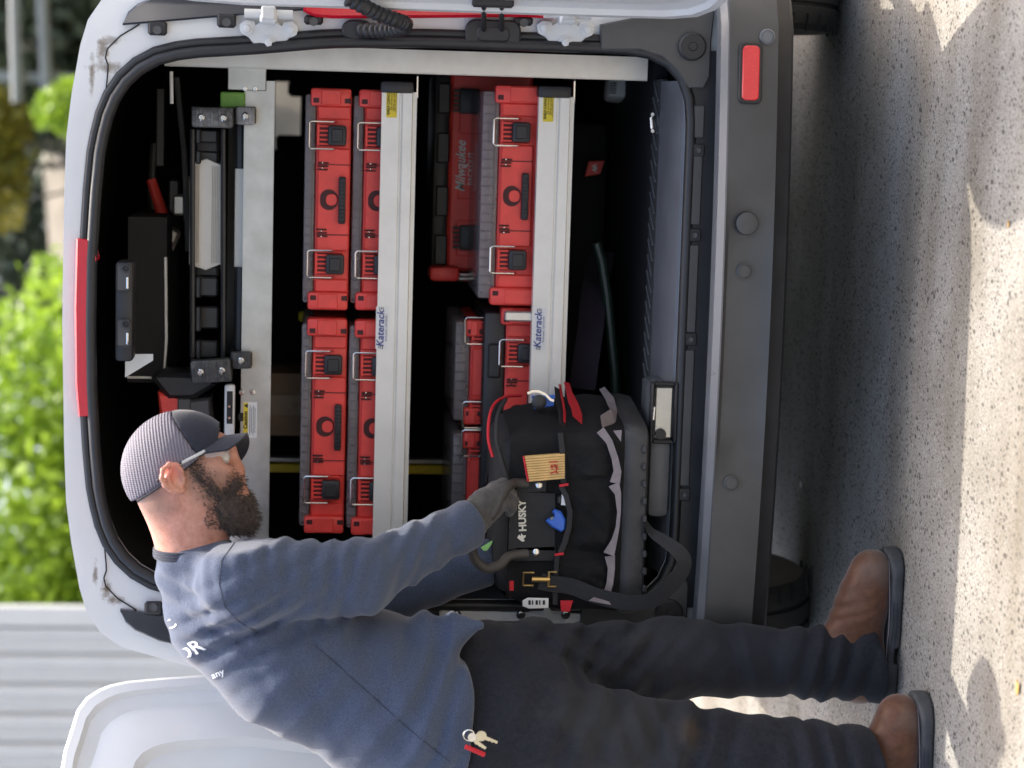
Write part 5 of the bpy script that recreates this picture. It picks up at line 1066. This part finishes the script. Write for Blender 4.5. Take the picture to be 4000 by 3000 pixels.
for p, nn_ in hv:
    px, py = to_px(p)
    if not (700 < px < 960 and 1780 < py < 2060): continue
    dd = min(math.hypot(px-lerp(a[0], b[0], t/4), py-lerp(a[1], b[1], t/4)) for a, b in zip(cheek[:-1], cheek[1:]) for t in range(5))
    if py > 1960 and px > 800: dd = min(dd, 22)
    for _ in range(6):
        if rr.random() > .8*math.exp(-(dd/27)**2): continue
        q = p+Vector((rr.uniform(-.004, .004), rr.uniform(-.003, .003), rr.uniform(-.004, .004))); L_ = rr.uniform(.004, .010)*(1.2 if dd < 18 else .7)
        g_ = (nn_*.5+Vector((-.45, 0, -.6))+Vector((rr.uniform(-.3, .3), rr.uniform(-.3, .3), rr.uniform(-.3, .3)))).normalized()
        st.tube([q, q+g_*L_*.5+nn_*.001, q+g_*L_], [.0006, .0005, .0002], 3, caps=False)
st.build('beard_strand', MT['beard'], man, None, fix=False)['kind'] = 'stuff'
# ---- cap
rimn = (Ud*.84-Fd*.54*.0+(-Fd)*.35).normalized()
R0, R1, R2_ = Vector(P3(800, 1756, -.30)), Vector(P3(633, 1855, -.30)), Vector(P3(530, 1945, -.30))
rdir = (R2_-R0).normalized(); rimn = Vector((-rdir.z, 0, rdir.x)); 
if rimn.dot(Ud) < 0: rimn = -rimn
def crown(X, Y, Z, grow=.011):
    d = ell(X, Y, Z, tuple(Vector(HC)+Ud*.0-Fd*.004), (.102+grow, .074+grow, .101+grow), FRM)
    d2 = ell(X, Y, Z, tuple(Vector(HC)+Ud*.014+Fd*.016), (.085+grow, .070+grow, .082+grow), FRM); d = smin(d, d2, .03)
    pl = -((X-R0.x)*rimn.x+(Y-R0.y)*rimn.y+(Z-R0.z)*rimn.z)
    return smax(smax(d, -(d+.007), .001), pl, .002)
seamP = Vector(P3(738, 1697, -.3)); 
def seam(X, Y, Z):       # plane between the mesh back and the solid front panel
    nrm = Vector((.62, 0, -.785)); return (X-seamP.x)*nrm.x+(Z-seamP.z)*nrm.z
capn = (P3(830, 2010, -.42)); lo_, hi_ = (P3(700, 2000, -.3)[0], -.42, P3(860, 1800, -.3)[2]), (P3(700, 1590, -.3)[0], -.18, P3(440, 1800, -.3)[2])
def mesh_mat():
    m = mat('grey_cap_mesh', (.145, .132, .165), .7, var=.08, scale=40); N = m.node_tree; L = N.links; b = N.nodes['Principled BSDF']; tc = N.nodes.new('ShaderNodeTexCoord'); mp = N.nodes.new('ShaderNodeMapping')
    mp.inputs['Rotation'].default_value = (0, .2, 0); L.new(tc.outputs['Object'], mp.inputs['Vector']); wv = N.nodes.new('ShaderNodeTexWave'); wv.bands_direction = 'Z'; wv.inputs['Scale'].default_value = 50; wv.inputs['Distortion'].default_value = .6; L.new(mp.outputs[0], wv.inputs['Vector'])
    w2 = N.nodes.new('ShaderNodeTexWave'); w2.bands_direction = 'X'; w2.inputs['Scale'].default_value = 75; L.new(mp.outputs[0], w2.inputs['Vector'])
    mu = N.nodes.new('ShaderNodeMath'); mu.operation = 'MULTIPLY_ADD'; L.new(w2.outputs['Fac'], mu.inputs[0]); mu.inputs[1].default_value = .35; L.new(wv.outputs['Fac'], mu.inputs[2])
    src = b.inputs['Base Color'].links[0].from_socket; mx = N.nodes.new('ShaderNodeMixRGB'); mr = N.nodes.new('ShaderNodeMapRange'); mr.inputs['From Min'].default_value = .2; mr.inputs['From Max'].default_value = .8; mr.inputs['To Min'].default_value = .55; mr.inputs['To Max'].default_value = 0; L.new(mu.outputs[0], mr.inputs['Value'])
    L.new(mr.outputs[0], mx.inputs[0]); L.new(src, mx.inputs[1]); mx.inputs[2].default_value = (.045, .04, .05, 1); L.new(mx.outputs[0], b.inputs['Base Color'])
    bn = N.nodes.new('ShaderNodeBump'); bn.inputs['Strength'].default_value = .6; bn.inputs['Distance'].default_value = .002; L.new(mu.outputs[0], bn.inputs['Height']); L.new(bn.outputs[0], b.inputs['Normal']); return m
MT['mesh'] = mesh_mat(); MT['navy'] = cloth_mat('navy_cap_cotton', (.014, .016, .026), (.024, .027, .04), 200)
cp = sdf_obj('cap', lambda X, Y, Z: smax(crown(X, Y, Z), seam(X, Y, Z), .0005), lo_, hi_, .0036, MT['mesh'], man, 2)
sdf_obj('front_panel', lambda X, Y, Z: smax(crown(X, Y, Z, .0112), -seam(X, Y, Z), .0005), lo_, hi_, .0036, MT['navy'], cp, 2)
# brim: a curved plate
bmv = MB(); A0 = Vector(P3(808, 1722, -.30)); bdir = (Vector(P3(968, 1692, -.30))-A0); BL = bdir.length; bdir.normalize(); bn_ = Vector((-bdir.z, 0, bdir.x))
if bn_.dot(Ud) < 0: bn_ = -bn_
nu, nv_ = 18, 8; top_ = []; bot_ = []
for i in range(nu+1):
    a = -1+2*i/nu
    for j in range(nv_+1):
        t = j/nv_; half = .084*(1-.06*t); y = a*half; ext = BL*math.sqrt(max(0, 1-(abs(a)**3.2)*.75)); base = -.022-.034*a*a
        s_ = lerp(base, ext, t); drop = -.041*a*a-.029*a-.004*t*t
        p = A0+bdir*s_+bn_*(drop+.004); p.y = -.30+y; top_.append(p); bot_.append(p-bn_*.0035)
NV = nv_+1; bmv.v = [tuple(p) for p in top_+bot_]; o_ = len(top_)
for i in range(nu):
    for j in range(nv_): q = (i*NV+j, (i+1)*NV+j, (i+1)*NV+j+1, i*NV+j+1); bmv.f.append(q); bmv.f.append(tuple(o_+k for k in q[::-1]))
lp_ = [i*NV+nv_ for i in range(nu+1)]
for i in range(nu): bmv.f.append((lp_[i], lp_[i+1], o_+lp_[i+1], o_+lp_[i]))
for e_ in (0, nu):
    for j in range(nv_): bmv.f.append((e_*NV+j, e_*NV+j+1, o_+e_*NV+j+1, o_+e_*NV+j))
bmv.build('brim', MT['navy'], cp, 50)
# snap strap at the back and sweatband edge
MT['snap'] = mat('grey_snap_strap', (.23, .26, .28), .45)
if 0: MB().strip([P3(546, 1945, -.385), P3(533, 1935, -.36), P3(526, 1925, -.33), P3(524, 1922, -.30), P3(526, 1925, -.26)], [tuple(Vector((-.008, 0, .006)))]*5, .002, Vector((-.6, -.3, .7)).normalized()).build('snap_strap', MT['snap'], cp)
rim = []
for i in range(29):
    a = math.pi*2*i/28; c_ = (R0+R2_)/2; c_.y = -.30; rim.append(c_+rdir*(-math.cos(a))*.117+Vector((0, -1, 0))*math.sin(a)*.089-rimn*.0)
MB().tube([p for p in rim[4:11]], .0024, 6).build('sweatband', MT['navy'], cp)
# safety glasses
MT['lens'] = mat('clear_lens', (.80, .82, .82), .05, var=.02, alpha=.36, coat=.8); MT['temple'] = mat('clear_temple', (.62, .62, .60), .2, alpha=.75, coat=.4)
gl = MB(); gp = []
for i in range(9):
    a = i/8; y = -.30-.066*math.sin(a*math.pi/2*1.0); f_ = .100-.05*(a**3)
    gp.append((y, f_))
rws = []
for (u0, ds) in ((.018, .0), (.012, .003), (.0, .004), (-.014, .002), (-.022, -.004)):
    rws.append([Vector(HC)+Fd*(f_+ds+.006)+Ud*(u0+.024)+Vector((0, y+.30, 0)) for y, f_ in gp])
gl.loft(rws, closed=False); gl.build('glasses', MT['lens'], man, 60)
MB().tube([P3(800, 1762, -.378), P3(745, 1790, -.388), P3(680, 1825, -.388), P3(645, 1850, -.384)], .0032, 8).build('temple_arm', MT['temple'], man)
MB().tube([P3(708, 1806, -.389), P3(672, 1828, -.389), P3(640, 1852, -.386), P3(615, 1880, -.382)], .0036, 8).build('temple_tip', MT['plastic_dark'], man)
MB().tube([rws[-1][i] for i in range(9)], .0016, 6).build('lens_edge', MT['temple'], man)
MB().tube([rws[0][i] for i in range(9)], .0018, 6).build('lens_edge', MT['temple'], man)
# ---- shirt
J = dict(pel=P3(1900, 2850, -.30), wai=P3(1600, 2775, -.30), che=P3(1120, 2545, -.30), upc=P3(880, 2400, -.30), nek=P3(775, 2230, -.30), shN=P3(950, 2270, -.455), elN=P3(1400, 2258, -.39), wrN=P3(1832, 2046, -.185), shF=P3(930, 2260, -.13), elF=P3(1480, 2330, -.06), wrF=P3(1925, 2190, -.01))
dist = lambda a, b: (Vector(a)-Vector(b)).length
hemc = Vector(P3(1800, 2700, -.3))
def torso(X, Y, Z):
    d = cap(X, Y, Z, J['pel'], J['wai'], .172, .172, .92); d = smin(d, cap(X, Y, Z, J['wai'], J['che'], .170, .145, .84), .05)
    d = smin(d, cap(X, Y, Z, J['che'], J['upc'], .140, .112, .76), .05); d = smin(d, cap(X, Y, Z, J['upc'], J['nek'], .105, .086, .9), .04)
    return d
def shirt(X, Y, Z):
    d = torso(X, Y, Z)
    hz = hemc.z-.016+.9*(X-hemc.x-.01)**2*(1+3*(X > hemc.x)); d = smax(d, hz-Z, .006)
    d = smin(d, cap(X, Y, Z, P3(1690, 2500, -.34), P3(1862, 2440, -.37), .060, .016), .03)
    for s_, sh, el, wr in ((-1, J['shN'], J['elN'], J['wrN']), (1, J['shF'], J['elF'], J['wrF'])):
        d = smin(d, cap(X, Y, Z, (J['upc'][0]*.4+sh[0]*.6, -.30+s_*.07, J['upc'][2]*.4+sh[2]*.6), sh, .085, .088), .05)
        a = smin(cap(X, Y, Z, sh, el, .088, .069), cap(X, Y, Z, el, wr, .067, .046), .03)
        a = smin(a, cap(X, Y, Z, tuple(Vector(el).lerp(Vector(wr), .86)), wr, .047, .050), .012)
        wd_ = (Vector(wr)-Vector(el)).normalized(); e = Vector(wr)+wd_*.008; cut = (X-e.x)*wd_.x+(Y-e.y)*wd_.y+(Z-e.z)*wd_.z; a = smax(a, cut, .01)
        d = smin(d, a, .014 if s_ < 0 else .03)
    # folds: sleeve inside the elbow, armpit, across the shoulder, draped belly
    d = d+fold(X, Y, Z, P3(1330, 2180, -.44), (.25, 0, 1), .044, (.085, .11), .0042, 2.0)
    d = d+fold(X, Y, Z, P3(1620, 2130, -.33), (.45, 0, .9), .040, (.07, .10), .0034, 1.0)
    d = d+fold(X, Y, Z, P3(960, 2430, -.50), (.8, 0, .45), .045, (.07, .13), .0058, 1.5)
    d = d+fold(X, Y, Z, P3(700, 2330, -.42), (.9, 0, -.35), .05, (.08, .10), .004, 0)
    d = d+fold(X, Y, Z, P3(1180, 2760, -.46), (.75, 0, .8), .10, (.12, .22), .0032, .8)
    d = d+fold(X, Y, Z, P3(1720, 2640, -.48), (.28, 0, 1), .070, (.075, .26), .0065, -1.4, (1, 0, 0))
    d = d+fold(X, Y, Z, P3(1450, 2520, -.47), (-.5, 0, 1), .11, (.13, .16), .0035, 1.0)
    d = d+fold(X, Y, Z, P3(1020, 2150, -.45), (-.3, .2, 1), .035, (.09, .07), .004, 0)
    # sleeve seam round the shoulder, long side seam
    def groove(p0, p1, dep, wd): 
        return dep*np.exp(-(np.maximum(cap(X, Y*.15, Z, (p0[0], -.07, p0[2]), (p1[0], -.07, p1[2]), 0, 0)-.0, 0)/wd)**2)*(Y < -.36)
    for a_, b_ in (((905, 2130), (860, 2235)), ((860, 2235), (900, 2380)), ((900, 2380), (1010, 2470)), ((1215, 2500), (1400, 2660)), ((1400, 2660), (1600, 2850)), ((1600, 2850), (1790, 3010))):
        d = d+groove(P3(*a_, -.46), P3(*b_, -.46), .0035, .0045)
    # curved hem, neck hole
    nd = Vector(P3(740, 2112, -.3)); nn2 = (Vector(P3(745, 1900, -.3))-Vector(P3(775, 2300, -.3))).normalized(); cut = (X-nd.x)*nn2.x+(Z-nd.z)*nn2.z+.10*(Z-nd.z)
    d = smax(d, cut-.004-.25*((Z-nd.z)*-.0), .008)
    return d
lo_ = (P3(1700, 3330, -.3)[0], -.58, P3(1990, 2500, -.4)[2]); hi_ = (P3(1800, 1930, -.2)[0], .08, P3(560, 2300, -.3)[2])
sh_ = sdf_obj('shirt', shirt, lo_, hi_, .0072, MT['shirt'], man, 1)
# back print, only its end letters come round into view
MT['print_w'] = mat('white_shirt_print', (.72, .74, .78), .6)
def shirt_hit(px, py):
    o = CAM; d = (W(px, py, 0)-CAM).normalized(); ok, loc, nrm, _ = sh_.ray_cast(o, d); return (loc, nrm) if ok else (None, None)
def back_print(segs, wpx, nm):
    for sg in segs:
        P, Nn = [], []
        for (px, py) in sg:
            l_, n_ = shirt_hit(px, py)
            if l_ is not None: P.append(l_+n_*.0012); Nn.append(n_)
        if len(P) > 1: MB().tube(P, wpx/1950*.5, 6).build(nm, MT['print_w'], sh_)
def wrap_text(body, o, rt, up, h, nm):
    cu = bpy.data.curves.new(nm, 'FONT'); cu.body = body; cu.size = 1; cu.resolution_u = 3; cu.offset = .012
    t = bpy.data.objects.new(nm, cu); COL.objects.link(t); bpy.context.view_layer.update(); me = bpy.data.meshes.new_from_object(t.evaluated_get(bpy.context.evaluated_depsgraph_get())); bpy.data.objects.remove(t)
    bm = bmesh.new(); bm.from_mesh(me); bmesh.ops.triangulate(bm, faces=bm.faces); bmesh.ops.subdivide_edges(bm, edges=bm.edges, cuts=1); dead = []
    for v in bm.verts:
        px = o[0]+(rt[0]*v.co.x+up[0]*v.co.y)*h/.7; py = o[1]+(rt[1]*v.co.x+up[1]*v.co.y)*h/.7; l_, n_ = shirt_hit(px, py)
        if l_ is None or abs(n_.dot((l_-CAM).normalized())) < .06: dead.append(v)
        else: v.co = l_+n_*.0015
    bmesh.ops.delete(bm, geom=dead, context='VERTS'); bm.to_mesh(me); bm.free()
    if len(me.polygons): me.materials.clear(); me.materials.append(MT['print_w']); link(nm, me, sh_)
wrap_text('OR', (706, 2588), (.84, -.46), (-.62, -.72), 58, 'print_letters'); wrap_text('any', (832, 2650), (.94, -.40), (-.40, -.86), 26, 'print_letters'); wrap_text('C', (668, 2462), (.6, -.5), (-.75, -.55), 46, 'print_letters')
MT['stitch'] = mat('dark_stitching', (.022, .028, .045), .8)
def seam_line(pts, nm, r_=.0008, m=None):
    P = []
    for a, b in zip(pts[:-1], pts[1:]):
        for k in range(5):
            l_, n_ = shirt_hit(lerp(a[0], b[0], k/5), lerp(a[1], b[1], k/5))
            if l_ is not None: P.append(l_+n_*.0004)
    if len(P) > 2: MB().tube(P, r_, 5).build(nm, m or MT['stitch'], sh_)
seam_line([(915, 2120), (866, 2190), (856, 2280), (880, 2370), (930, 2425), (1010, 2472)], 'sleeve_seam')
seam_line([(1230, 2520), (1300, 2580), (1400, 2670), (1500, 2760), (1600, 2850), (1700, 2930), (1770, 2985)], 'side_seam')
MT['collar'] = cloth_mat('navy_collar_rib', (.014, .018, .034), (.028, .034, .056), 300)
nc = Vector(P3(752, 2128, -.30)); na = (Vector(P3(745, 1900, -.3))-Vector(P3(775, 2300, -.3))).normalized(); nb_ = Vector((0, 1, 0)).cross(na).normalized()
rg = MB()
for dr_, rr_ in ((.003, .0042), (.0095, .0045), (.015, .004)):
    rg.tube([nc-na*dr_+(Vector((0, 1, 0))*math.sin(q)*.074+nb_*math.cos(q)*.0755)*(1+dr_*.8) for q in [k*math.pi/24 for k in range(49)]], rr_, 8, False)
rg.build('collar', MT['collar'], man, 60)
# ---- trousers
hemF, hemN = P3(3438, 2590, -.16), P3(3440, 3010, -.46)
def trousers(X, Y, Z):
    d = cap(X, Y, Z, P3(1880, 2850, -.30), P3(2060, 2790, -.30), .155, .150, .86)
    d = smin(d, cap(X, Y, Z, P3(1860, 2615, -.27), P3(2100, 2605, -.24), .098, .098), .03)
    n_ = smin(cap(X, Y, Z, P3(2050, 2830, -.385), P3(2640, 2905, -.43), .108, .078), cap(X, Y, Z, P3(2640, 2905, -.43), P3(3420, 3015, -.46), .076, .088), .03)
    f_ = smin(cap(X, Y, Z, P3(2050, 2640, -.22), P3(2620, 2572, -.18), .100, .084), cap(X, Y, Z, P3(2620, 2572, -.18), P3(3200, 2590, -.16), .084, .070), .03); f_ = smin(f_, cap(X, Y, Z, P3(3200, 2590, -.16), P3(3440, 2580, -.16), .072, .094), .03)
    d = smin(d, f_, .03); d = smin(d, n_, .014)
    d = d+fold(X, Y, Z, P3(2330, 2480, -.26), (.75, 0, .65), .062, (.14, .12), .007, 1.0)
    d = d+fold(X, Y, Z, P3(2150, 2560, -.28), (.85, 0, -.5), .06, (.08, .12), .006, 0)
    d = d+fold(X, Y, Z, P3(3250, 2580, -.22), (.25, 0, 1), .056, (.06, .12), .0075, 1.2)
    d = d+fold(X, Y, Z, P3(3240, 2960, -.52), (-.25, 0, 1), .06, (.07, .12), .0075, -1.2)
    d = d+fold(X, Y, Z, P3(2480, 2500, -.26), (.6, 0, .8), .05, (.10, .08), .0045, 1.5)+fold(X, Y, Z, P3(2560, 2820, -.5), (-.4, 0, .9), .055, (.10, .09), .0045, 1.5)
    d = d+fold(X, Y, Z, P3(2760, 2900, -.50), (.2, 0, 1), .085, (.12, .10), .006, 1.0)
    d = d+fold(X, Y, Z, P3(2900, 2560, -.24), (-.3, 0, 1), .10, (.16, .1), .005, .5)
    d = d+fold(X, Y, Z, P3(2250, 2900, -.5), (.4, 0, 1), .09, (.16, .16), .0045, .5)
    for pts in (((2300, 2640), (2600, 2648), (3000, 2640), (3230, 2632)), ((2100, 2960), (2350, 2935), (2560, 2960), (2900, 2990))):
        for a_, b_ in zip(pts[:-1], pts[1:]):
            y_ = -.25 if a_[1] < 2700 else -.5; p0, p1 = P3(*a_, y_), P3(*b_, y_); d = d+.0028*np.exp(-(np.maximum(cap(X, Y*.1, Z, (p0[0], y_*.1, p0[2]), (p1[0], y_*.1, p1[2]), 0, 0), 0)/.005)**2)
    d = smax(d, np.where(Y < -.31, hemN[2]+.25*(X-hemN[0]), hemF[2]+.30*(X-hemF[0]))-Z, .006)
    return d
lo_ = (P3(3000, 3330, -.3)[0], -.60, .03); hi_ = (P3(2500, 2350, -.2)[0], -.04, P3(1740, 2600, -.3)[2])
sdf_obj('trousers', trousers, lo_, hi_, .0070, MT['trouser'], man, 1)
# ---- boots
def boot_fn(toe, heel, y, yaw, tw=0.0):
    tx, hx = toe, heel
    def f(X, Y, Z):
        Yp = Y+(X-hx)*yaw
        L_ = tx-hx; u = (X-hx)/L_
        d = cap(X, Yp*1.0, Z, (hx+.055, y, .075), (tx-.06, y, .062), .046, .040); d = smin(d, cap(X, Yp, Z, (tx-.12, y, .07), (tx-.05, y, .058), .05, .042), .03)
        d = smin(d, cap(X, Yp, Z, (hx+.075, y, .07), (hx+.085, y, .26), .052, .050), .05); d = smin(d, cap(X, Yp, Z, (hx+.09, y, .15), (tx-.11, y, .085), .042, .036), .04)
        d = smax(d, .026-Z, .006); d = d+fold(X, Yp, Z, (tx-.125, y, .105), (.9, 0, .35), .028, (.035, .06), .0022); return d
    def s(X, Y, Z):
        Yp = Y+(X-hx)*yaw; w_ = .043+.010*np.clip((X-hx)/(tx-hx)*2-1, -1, 1)
        a = cap(X, Yp, Z*.01, (hx+.047, y, 0), (tx-.052, y, 0), .046, .053); a = smax(a, Z-.027-.02*np.clip((X-tx+.06)/.06, 0, 1)**2*.6, .006); a = smax(a, .0015-Z, .002)
        arch = ((X-(hx+.115))/.022)**8; return smax(a, -smax(Z-.012, np.abs(X-(hx+.118))-.018, .004), .004)
    return f, s
for nm, toe, heel, y, yw in (('boot', P3(3470, 2136, -.16)[0], P3(3470, 2748, -.16)[0], -.165, .0), ('boot', P3(3600, 2722, -.46)[0], P3(3600, 2722, -.46)[0]-.32, -.455, -.10)):
    f_, s_ = boot_fn(toe, heel, y, yw); o = sdf_obj(nm, f_, (heel-.04, y-.13, .01), (toe+.03, y+.13, .33), .0058, MT['boot'], man, 2)
    for zz in (.031, .022, .014): MB().tube([(lerp(heel+.0, toe+.0, .5)+(toe-heel)*.5*math.cos(q), y-yw*0-.0545*math.sin(q)*(1.0 if math.cos(q) > 0 else .9)-(lerp(heel, toe, .5)+(toe-heel)*.5*math.cos(q)-heel)*yw, zz) for q in [math.pi*k/24*.9+.15 for k in range(24)]], .0009, 4).build('welt_line', MT['stitch'] if zz < .03 else MT['grey_tape'], o)
    sdf_obj('sole', s_, (heel-.04, y-.13, -.01), (toe+.03, y+.13, .07), .0048, MT['sole'], o, 1)
# ---- gloved hands: palm, four fingers, thumb, each finger its own chain
def hand(wr, kn, tips, thumb, r, cuff):
    kn = [Vector(k) for k in kn]
    def f(X, Y, Z):
        d = cap(X, Y, Z, wr, tuple((Vector(wr)+kn[1])*.5), .034*r, .037*r)
        for k in kn: d = smin(d, cap(X, Y, Z, tuple((Vector(wr)*.55+kn[1]*.45)), tuple(k), .026*r, .016*r), .014)
        for k, ch in zip(kn, tips):
            c = [k]+[Vector(q) for q in ch]; g_ = None
            for a, b, ra, rb in zip(c[:-1], c[1:], (.0135, .0125, .0115), (.0125, .0115, .010)):
                q = cap(X, Y, Z, tuple(a), tuple(b), ra*r, rb*r); g_ = q if g_ is None else smin(g_, q, .004)
            d = smin(d, g_, .003)
        c = [Vector(t) for t in thumb]; g_ = None
        for a, b, ra, rb in zip(c[:-1], c[1:], (.018, .0145, .0125), (.015, .0125, .011)):
            q = cap(X, Y, Z, tuple(a), tuple(b), ra*r, rb*r); g_ = q if g_ is None else smin(g_, q, .005)
        d = smin(d, g_, .010); d = smin(d, cap(X, Y, Z, cuff, wr, .040*r, .036*r), .012)
        return d+fold(X, Y, Z, wr, Vector(kn[1])-Vector(wr), .018, (.03, .05), .0016)
    return f
hN = hand(P3(1848, 2024, -.175), [P3(1930, 1908, -.125), P3(1944, 1926, -.142), P3(1952, 1946, -.155), P3(1950, 1970, -.165)],
    [[P3(1965, 1890, -.115), P3(1985, 1900, -.095), P3(1980, 1920, -.08)], [P3(1978, 1912, -.135), P3(1998, 1930, -.125), P3(1990, 1950, -.105)], [P3(1985, 1938, -.15), P3(2006, 1955, -.14), P3(2000, 1975, -.12)], [P3(1978, 1968, -.16), P3(1998, 1984, -.15), P3(1990, 2002, -.13)]],
    [P3(1875, 1985, -.14), P3(1905, 1930, -.10), P3(1940, 1915, -.08), P3(1965, 1925, -.07)], 1.0, P3(1822, 2056, -.19))
b0, b1 = P3(2060, 2140, -.2), P3(1760, 1840, -.2); sdf_obj('glove', hN, (b0[0], -.29, b0[2]), (b1[0], -.03, b1[2]), .0036, MT['glove'], man, 1)
hF = hand(P3(1935, 2180, -.005), [P3(2005, 2120, .01), P3(2010, 2140, -.02), P3(2012, 2160, -.045), P3(2005, 2180, -.06)],
    [[P3(2035, 2100, .01), P3(2050, 2105, .03), P3(2040, 2125, .04)], [P3(2042, 2125, -.02), P3(2060, 2130, .005), P3(2050, 2150, .02)], [P3(2045, 2150, -.04), P3(2065, 2155, -.02), P3(2055, 2170, 0)], [P3(2040, 2178, -.06), P3(2058, 2184, -.04), P3(2048, 2195, -.02)]],
    [P3(1955, 2150, .01), P3(1975, 2110, .03), P3(2000, 2095, .04), P3(2020, 2100, .04)], 1.12, P3(1915, 2196, -.01))
b0, b1 = P3(2130, 2290, -.05), P3(1860, 2030, -.05); gf = sdf_obj('glove', hF, (b0[0], -.15, b0[2]), (b1[0], .13, b1[2]), .0036, MT['glove_navy'], man, 1)
MT['lime'] = mat('lime_tab', (.35, .75, .25), .5)
pxpoly('lime_tab', [(1878, 2138), (1924, 2110), (1920, 2125), (1902, 2150), (1888, 2150)], -.06, MT['lime'], gf, .003)
# ---- keys on the belt loop
MT['key_brass'] = mat('pale_brass_key', (.66, .58, .40), .35, metal=.6)
ky = thing('key_ring', W(1860, 2880, -.53), 'bunch of brass keys and a red tag hanging at the shirt hem', 'keys')
c = W(1832, 2872, -.53); MB().tube([c+Vector((math.cos(a)*.011, 0, math.sin(a)*.011)) for a in [k*math.pi/6 for k in range(13)]], .0013, 6, False).build('ring', MT['steel'], ky)
def key(p0, p1, r, m, nm='key'):
    a, b = W(*p0, -.535), W(*p1, -.535); t = (b-a).normalized(); s_ = Vector((-t.z, 0, t.x)); k = MB(); 
    k.prism([(math.cos(q)*r, math.sin(q)*r) for q in [i*math.pi/7 for i in range(14)]], lambda u, v, d: a+t*u+s_*v+Vector((0, d, 0)), -.001, .001); L_ = (b-a).length
    k.prism([(0, -.0035), (L_*.5, -.0035), (L_*.6, -.0015), (L_*.7, -.0035), (L_*.8, -.001), (L_, -.002), (L_, .0035), (0, .0035)], lambda u, v, d: a+t*u+s_*v+Vector((0, d, 0)), -.0009, .0009); k.build(nm, m, ky)
key((1880, 2875), (1942, 2902), .0105, MT['key_brass']); key((1862, 2898), (1896, 2925), .005, MT['key_brass']); key((1845, 2880), (1858, 2878), .009, MT['steel'])
MB().tube([W(1818, 2916, -.535), W(1892, 2948, -.53)], .005, 8).build('red_tag', MT['red_tape'], ky)
# ---- small litter on the slab
MT['dryleaf'] = mat('dry_leaf', (.42, .25, .07), .7)
for k, (px, py, L_, lb) in enumerate(((3985, 2685, .03, 'curled dry leaf on the sunlit concrete near the boots'), (3947, 875, .014, 'tiny brown leaf scrap on the sunlit concrete at the right'), (3134, 1893, .016, 'small pale scrap on the dark concrete under the bumper'))):
    d = _f*FPX+_r*(1500-py)+_u*(2000-px); t = -CAM.z/d.z; g_ = CAM+d*t; b = MB()
    pts = [(-1, 0, .1), (-.5, .3, .25), (.2, .28, .2), (1, 0, .35), (.3, -.3, .12), (-.5, -.25, .08)]
    b.add([(g_.x+x*L_*.5, g_.y+y*L_*.6, .002+z*L_*.4) for x, y, z in pts]+[(g_.x+x*L_*.5, g_.y+y*L_*.6, .004+z*L_*.4) for x, y, z in pts], [(0, 1, 2, 3, 4, 5), (11, 10, 9, 8, 7, 6)]+[(i, (i+1) % 6, 6+(i+1) % 6, 6+i) for i in range(6)])
    tag(b.build('fallen_leaf', MT['dryleaf'] if k < 2 else MT['white']), lb, 'leaf')
